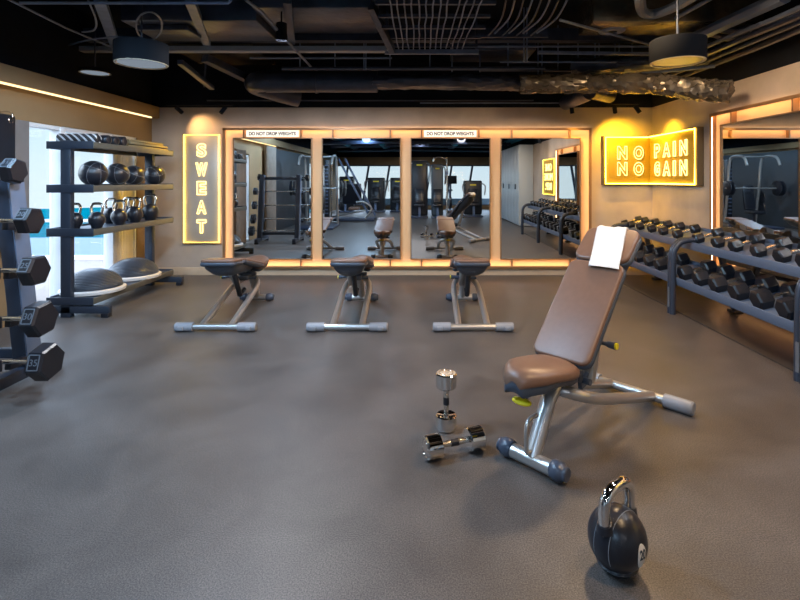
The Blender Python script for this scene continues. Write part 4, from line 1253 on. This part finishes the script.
# treadmill / bike with monitor
p = thing('exercise_bike', 'dark exercise bike with a tilted screen before the rear windows', 'exercise bike', (1.25, -6.6, 0))
MB().box((0, .45, 1.36), (.50, .04, .34), Euler((math.radians(-15), 0, math.radians(8))), bev=.015).build('screen', M['stack'], p)
MB().tube([(0, .4, 1.3), (0, .3, 1.0), (0, .1, .5), (0, -.1, .1)], .04, n=12, smooth=4).build('mast', M['steel_pale'], p)
MB().box((0, .0, .08), (.3, 1.3, .08), bev=.02).build('base', M['steel_dark'], p)
MB().lathe([(0, -.05), (.24, -.05), (.26, 0), (.24, .05), (0, .05)], c=(0, .15, .42), Mx=Matrix.Rotation(PI / 2, 4, 'Y'), n=32).build('flywheel', M['stack'], p)
MB().box((0, -.45, .92), (.26, .26, .08), bev=.03).build('saddle', M['rubber'], p)
MB().tube([(0, -.45, .9), (0, -.35, .4), (0, -.3, .1)], .03, n=10).build('seat_post', M['steel_pale'], p)
# plate-loaded machine at left, seen behind the barbells
p = thing('plate_loaded_machine', 'grey tubular plate-loaded machine seen behind the barbells in the first mirror', 'exercise machine', (-2.75, -.0, 0))
for sx in (-.55, .35):
    MB().tube([(sx, -.5, .05), (sx, -.35, 1.0), (sx, -.25, 1.85), (sx, -.05, 2.02), (sx, .35, 1.98), (sx, .5, 1.75)], .035, n=14, smooth=5).build('side_frame', M['silver'], p)
MB().cyl((-.55, -.1, 2.01), (.35, -.1, 2.01), .03).cyl((-.55, -.48, .12), (.35, -.48, .12), .03).cyl((-.9, .1, 1.12), (.7, .1, 1.12), .02).build('cross_tube', M['silver'], p)
for sx in (-.85, -.75, .55, .65):
    MB().lathe([(0, -.02), (.19, -.02), (.21, -.01), (.21, .01), (.19, .02), (0, .02)], c=(sx, .1, 1.12), Mx=Matrix.Rotation(PI / 2, 4, 'Y'), n=36).build('weight_plate', M['rubber'], p)
for z in (.55, .85): MB().lathe([(0, -.02), (.19, -.02), (.21, 0), (.19, .02), (0, .02)], c=(-.62, -.38, z), Mx=Matrix.Rotation(PI / 2, 4, 'Y'), n=36).build('weight_plate', M['rubber'], p)
MB().box((-.1, .15, .45), (.34, .42, .09), bev=.03).build('seat', M['rubber'], p)
MB().box((-.1, -.12, .85), (.32, .09, .7), Euler((math.radians(10), 0, 0)), bev=.03).build('backrest', M['rubber'], p)
MB().bar((-.1, .1, .05), (-.1, .1, .42), .07, .07).box((-.1, 0, .04), (1.0, 1.2, .06), bev=.01).build('base', M['steel_dark'], p)
# lockers
for i in range(4):
    y = -.95 - i * 1.05
    p = thing('locker', 'tall pale grey locker on the right wall, %s from the neon sign' % ('first', 'second', 'third', 'fourth')[i], 'locker', (RW - .21, y, 0), group='lockers along the right wall')
    MB().box((0, 0, 1.2), (.40, 1.04, 2.36), bev=.005).build('body', M['locker'], p)
    for sg in (-1, 1):
        dr = MB().box((-.207, sg * .26, 1.2), (.014, .50, 2.30), bev=.003).build('door', M['locker'], p)
        MB().box((-.222, sg * .05, 1.15), (.02, .03, .16), bev=.004).build('handle', M['ink'], dr)
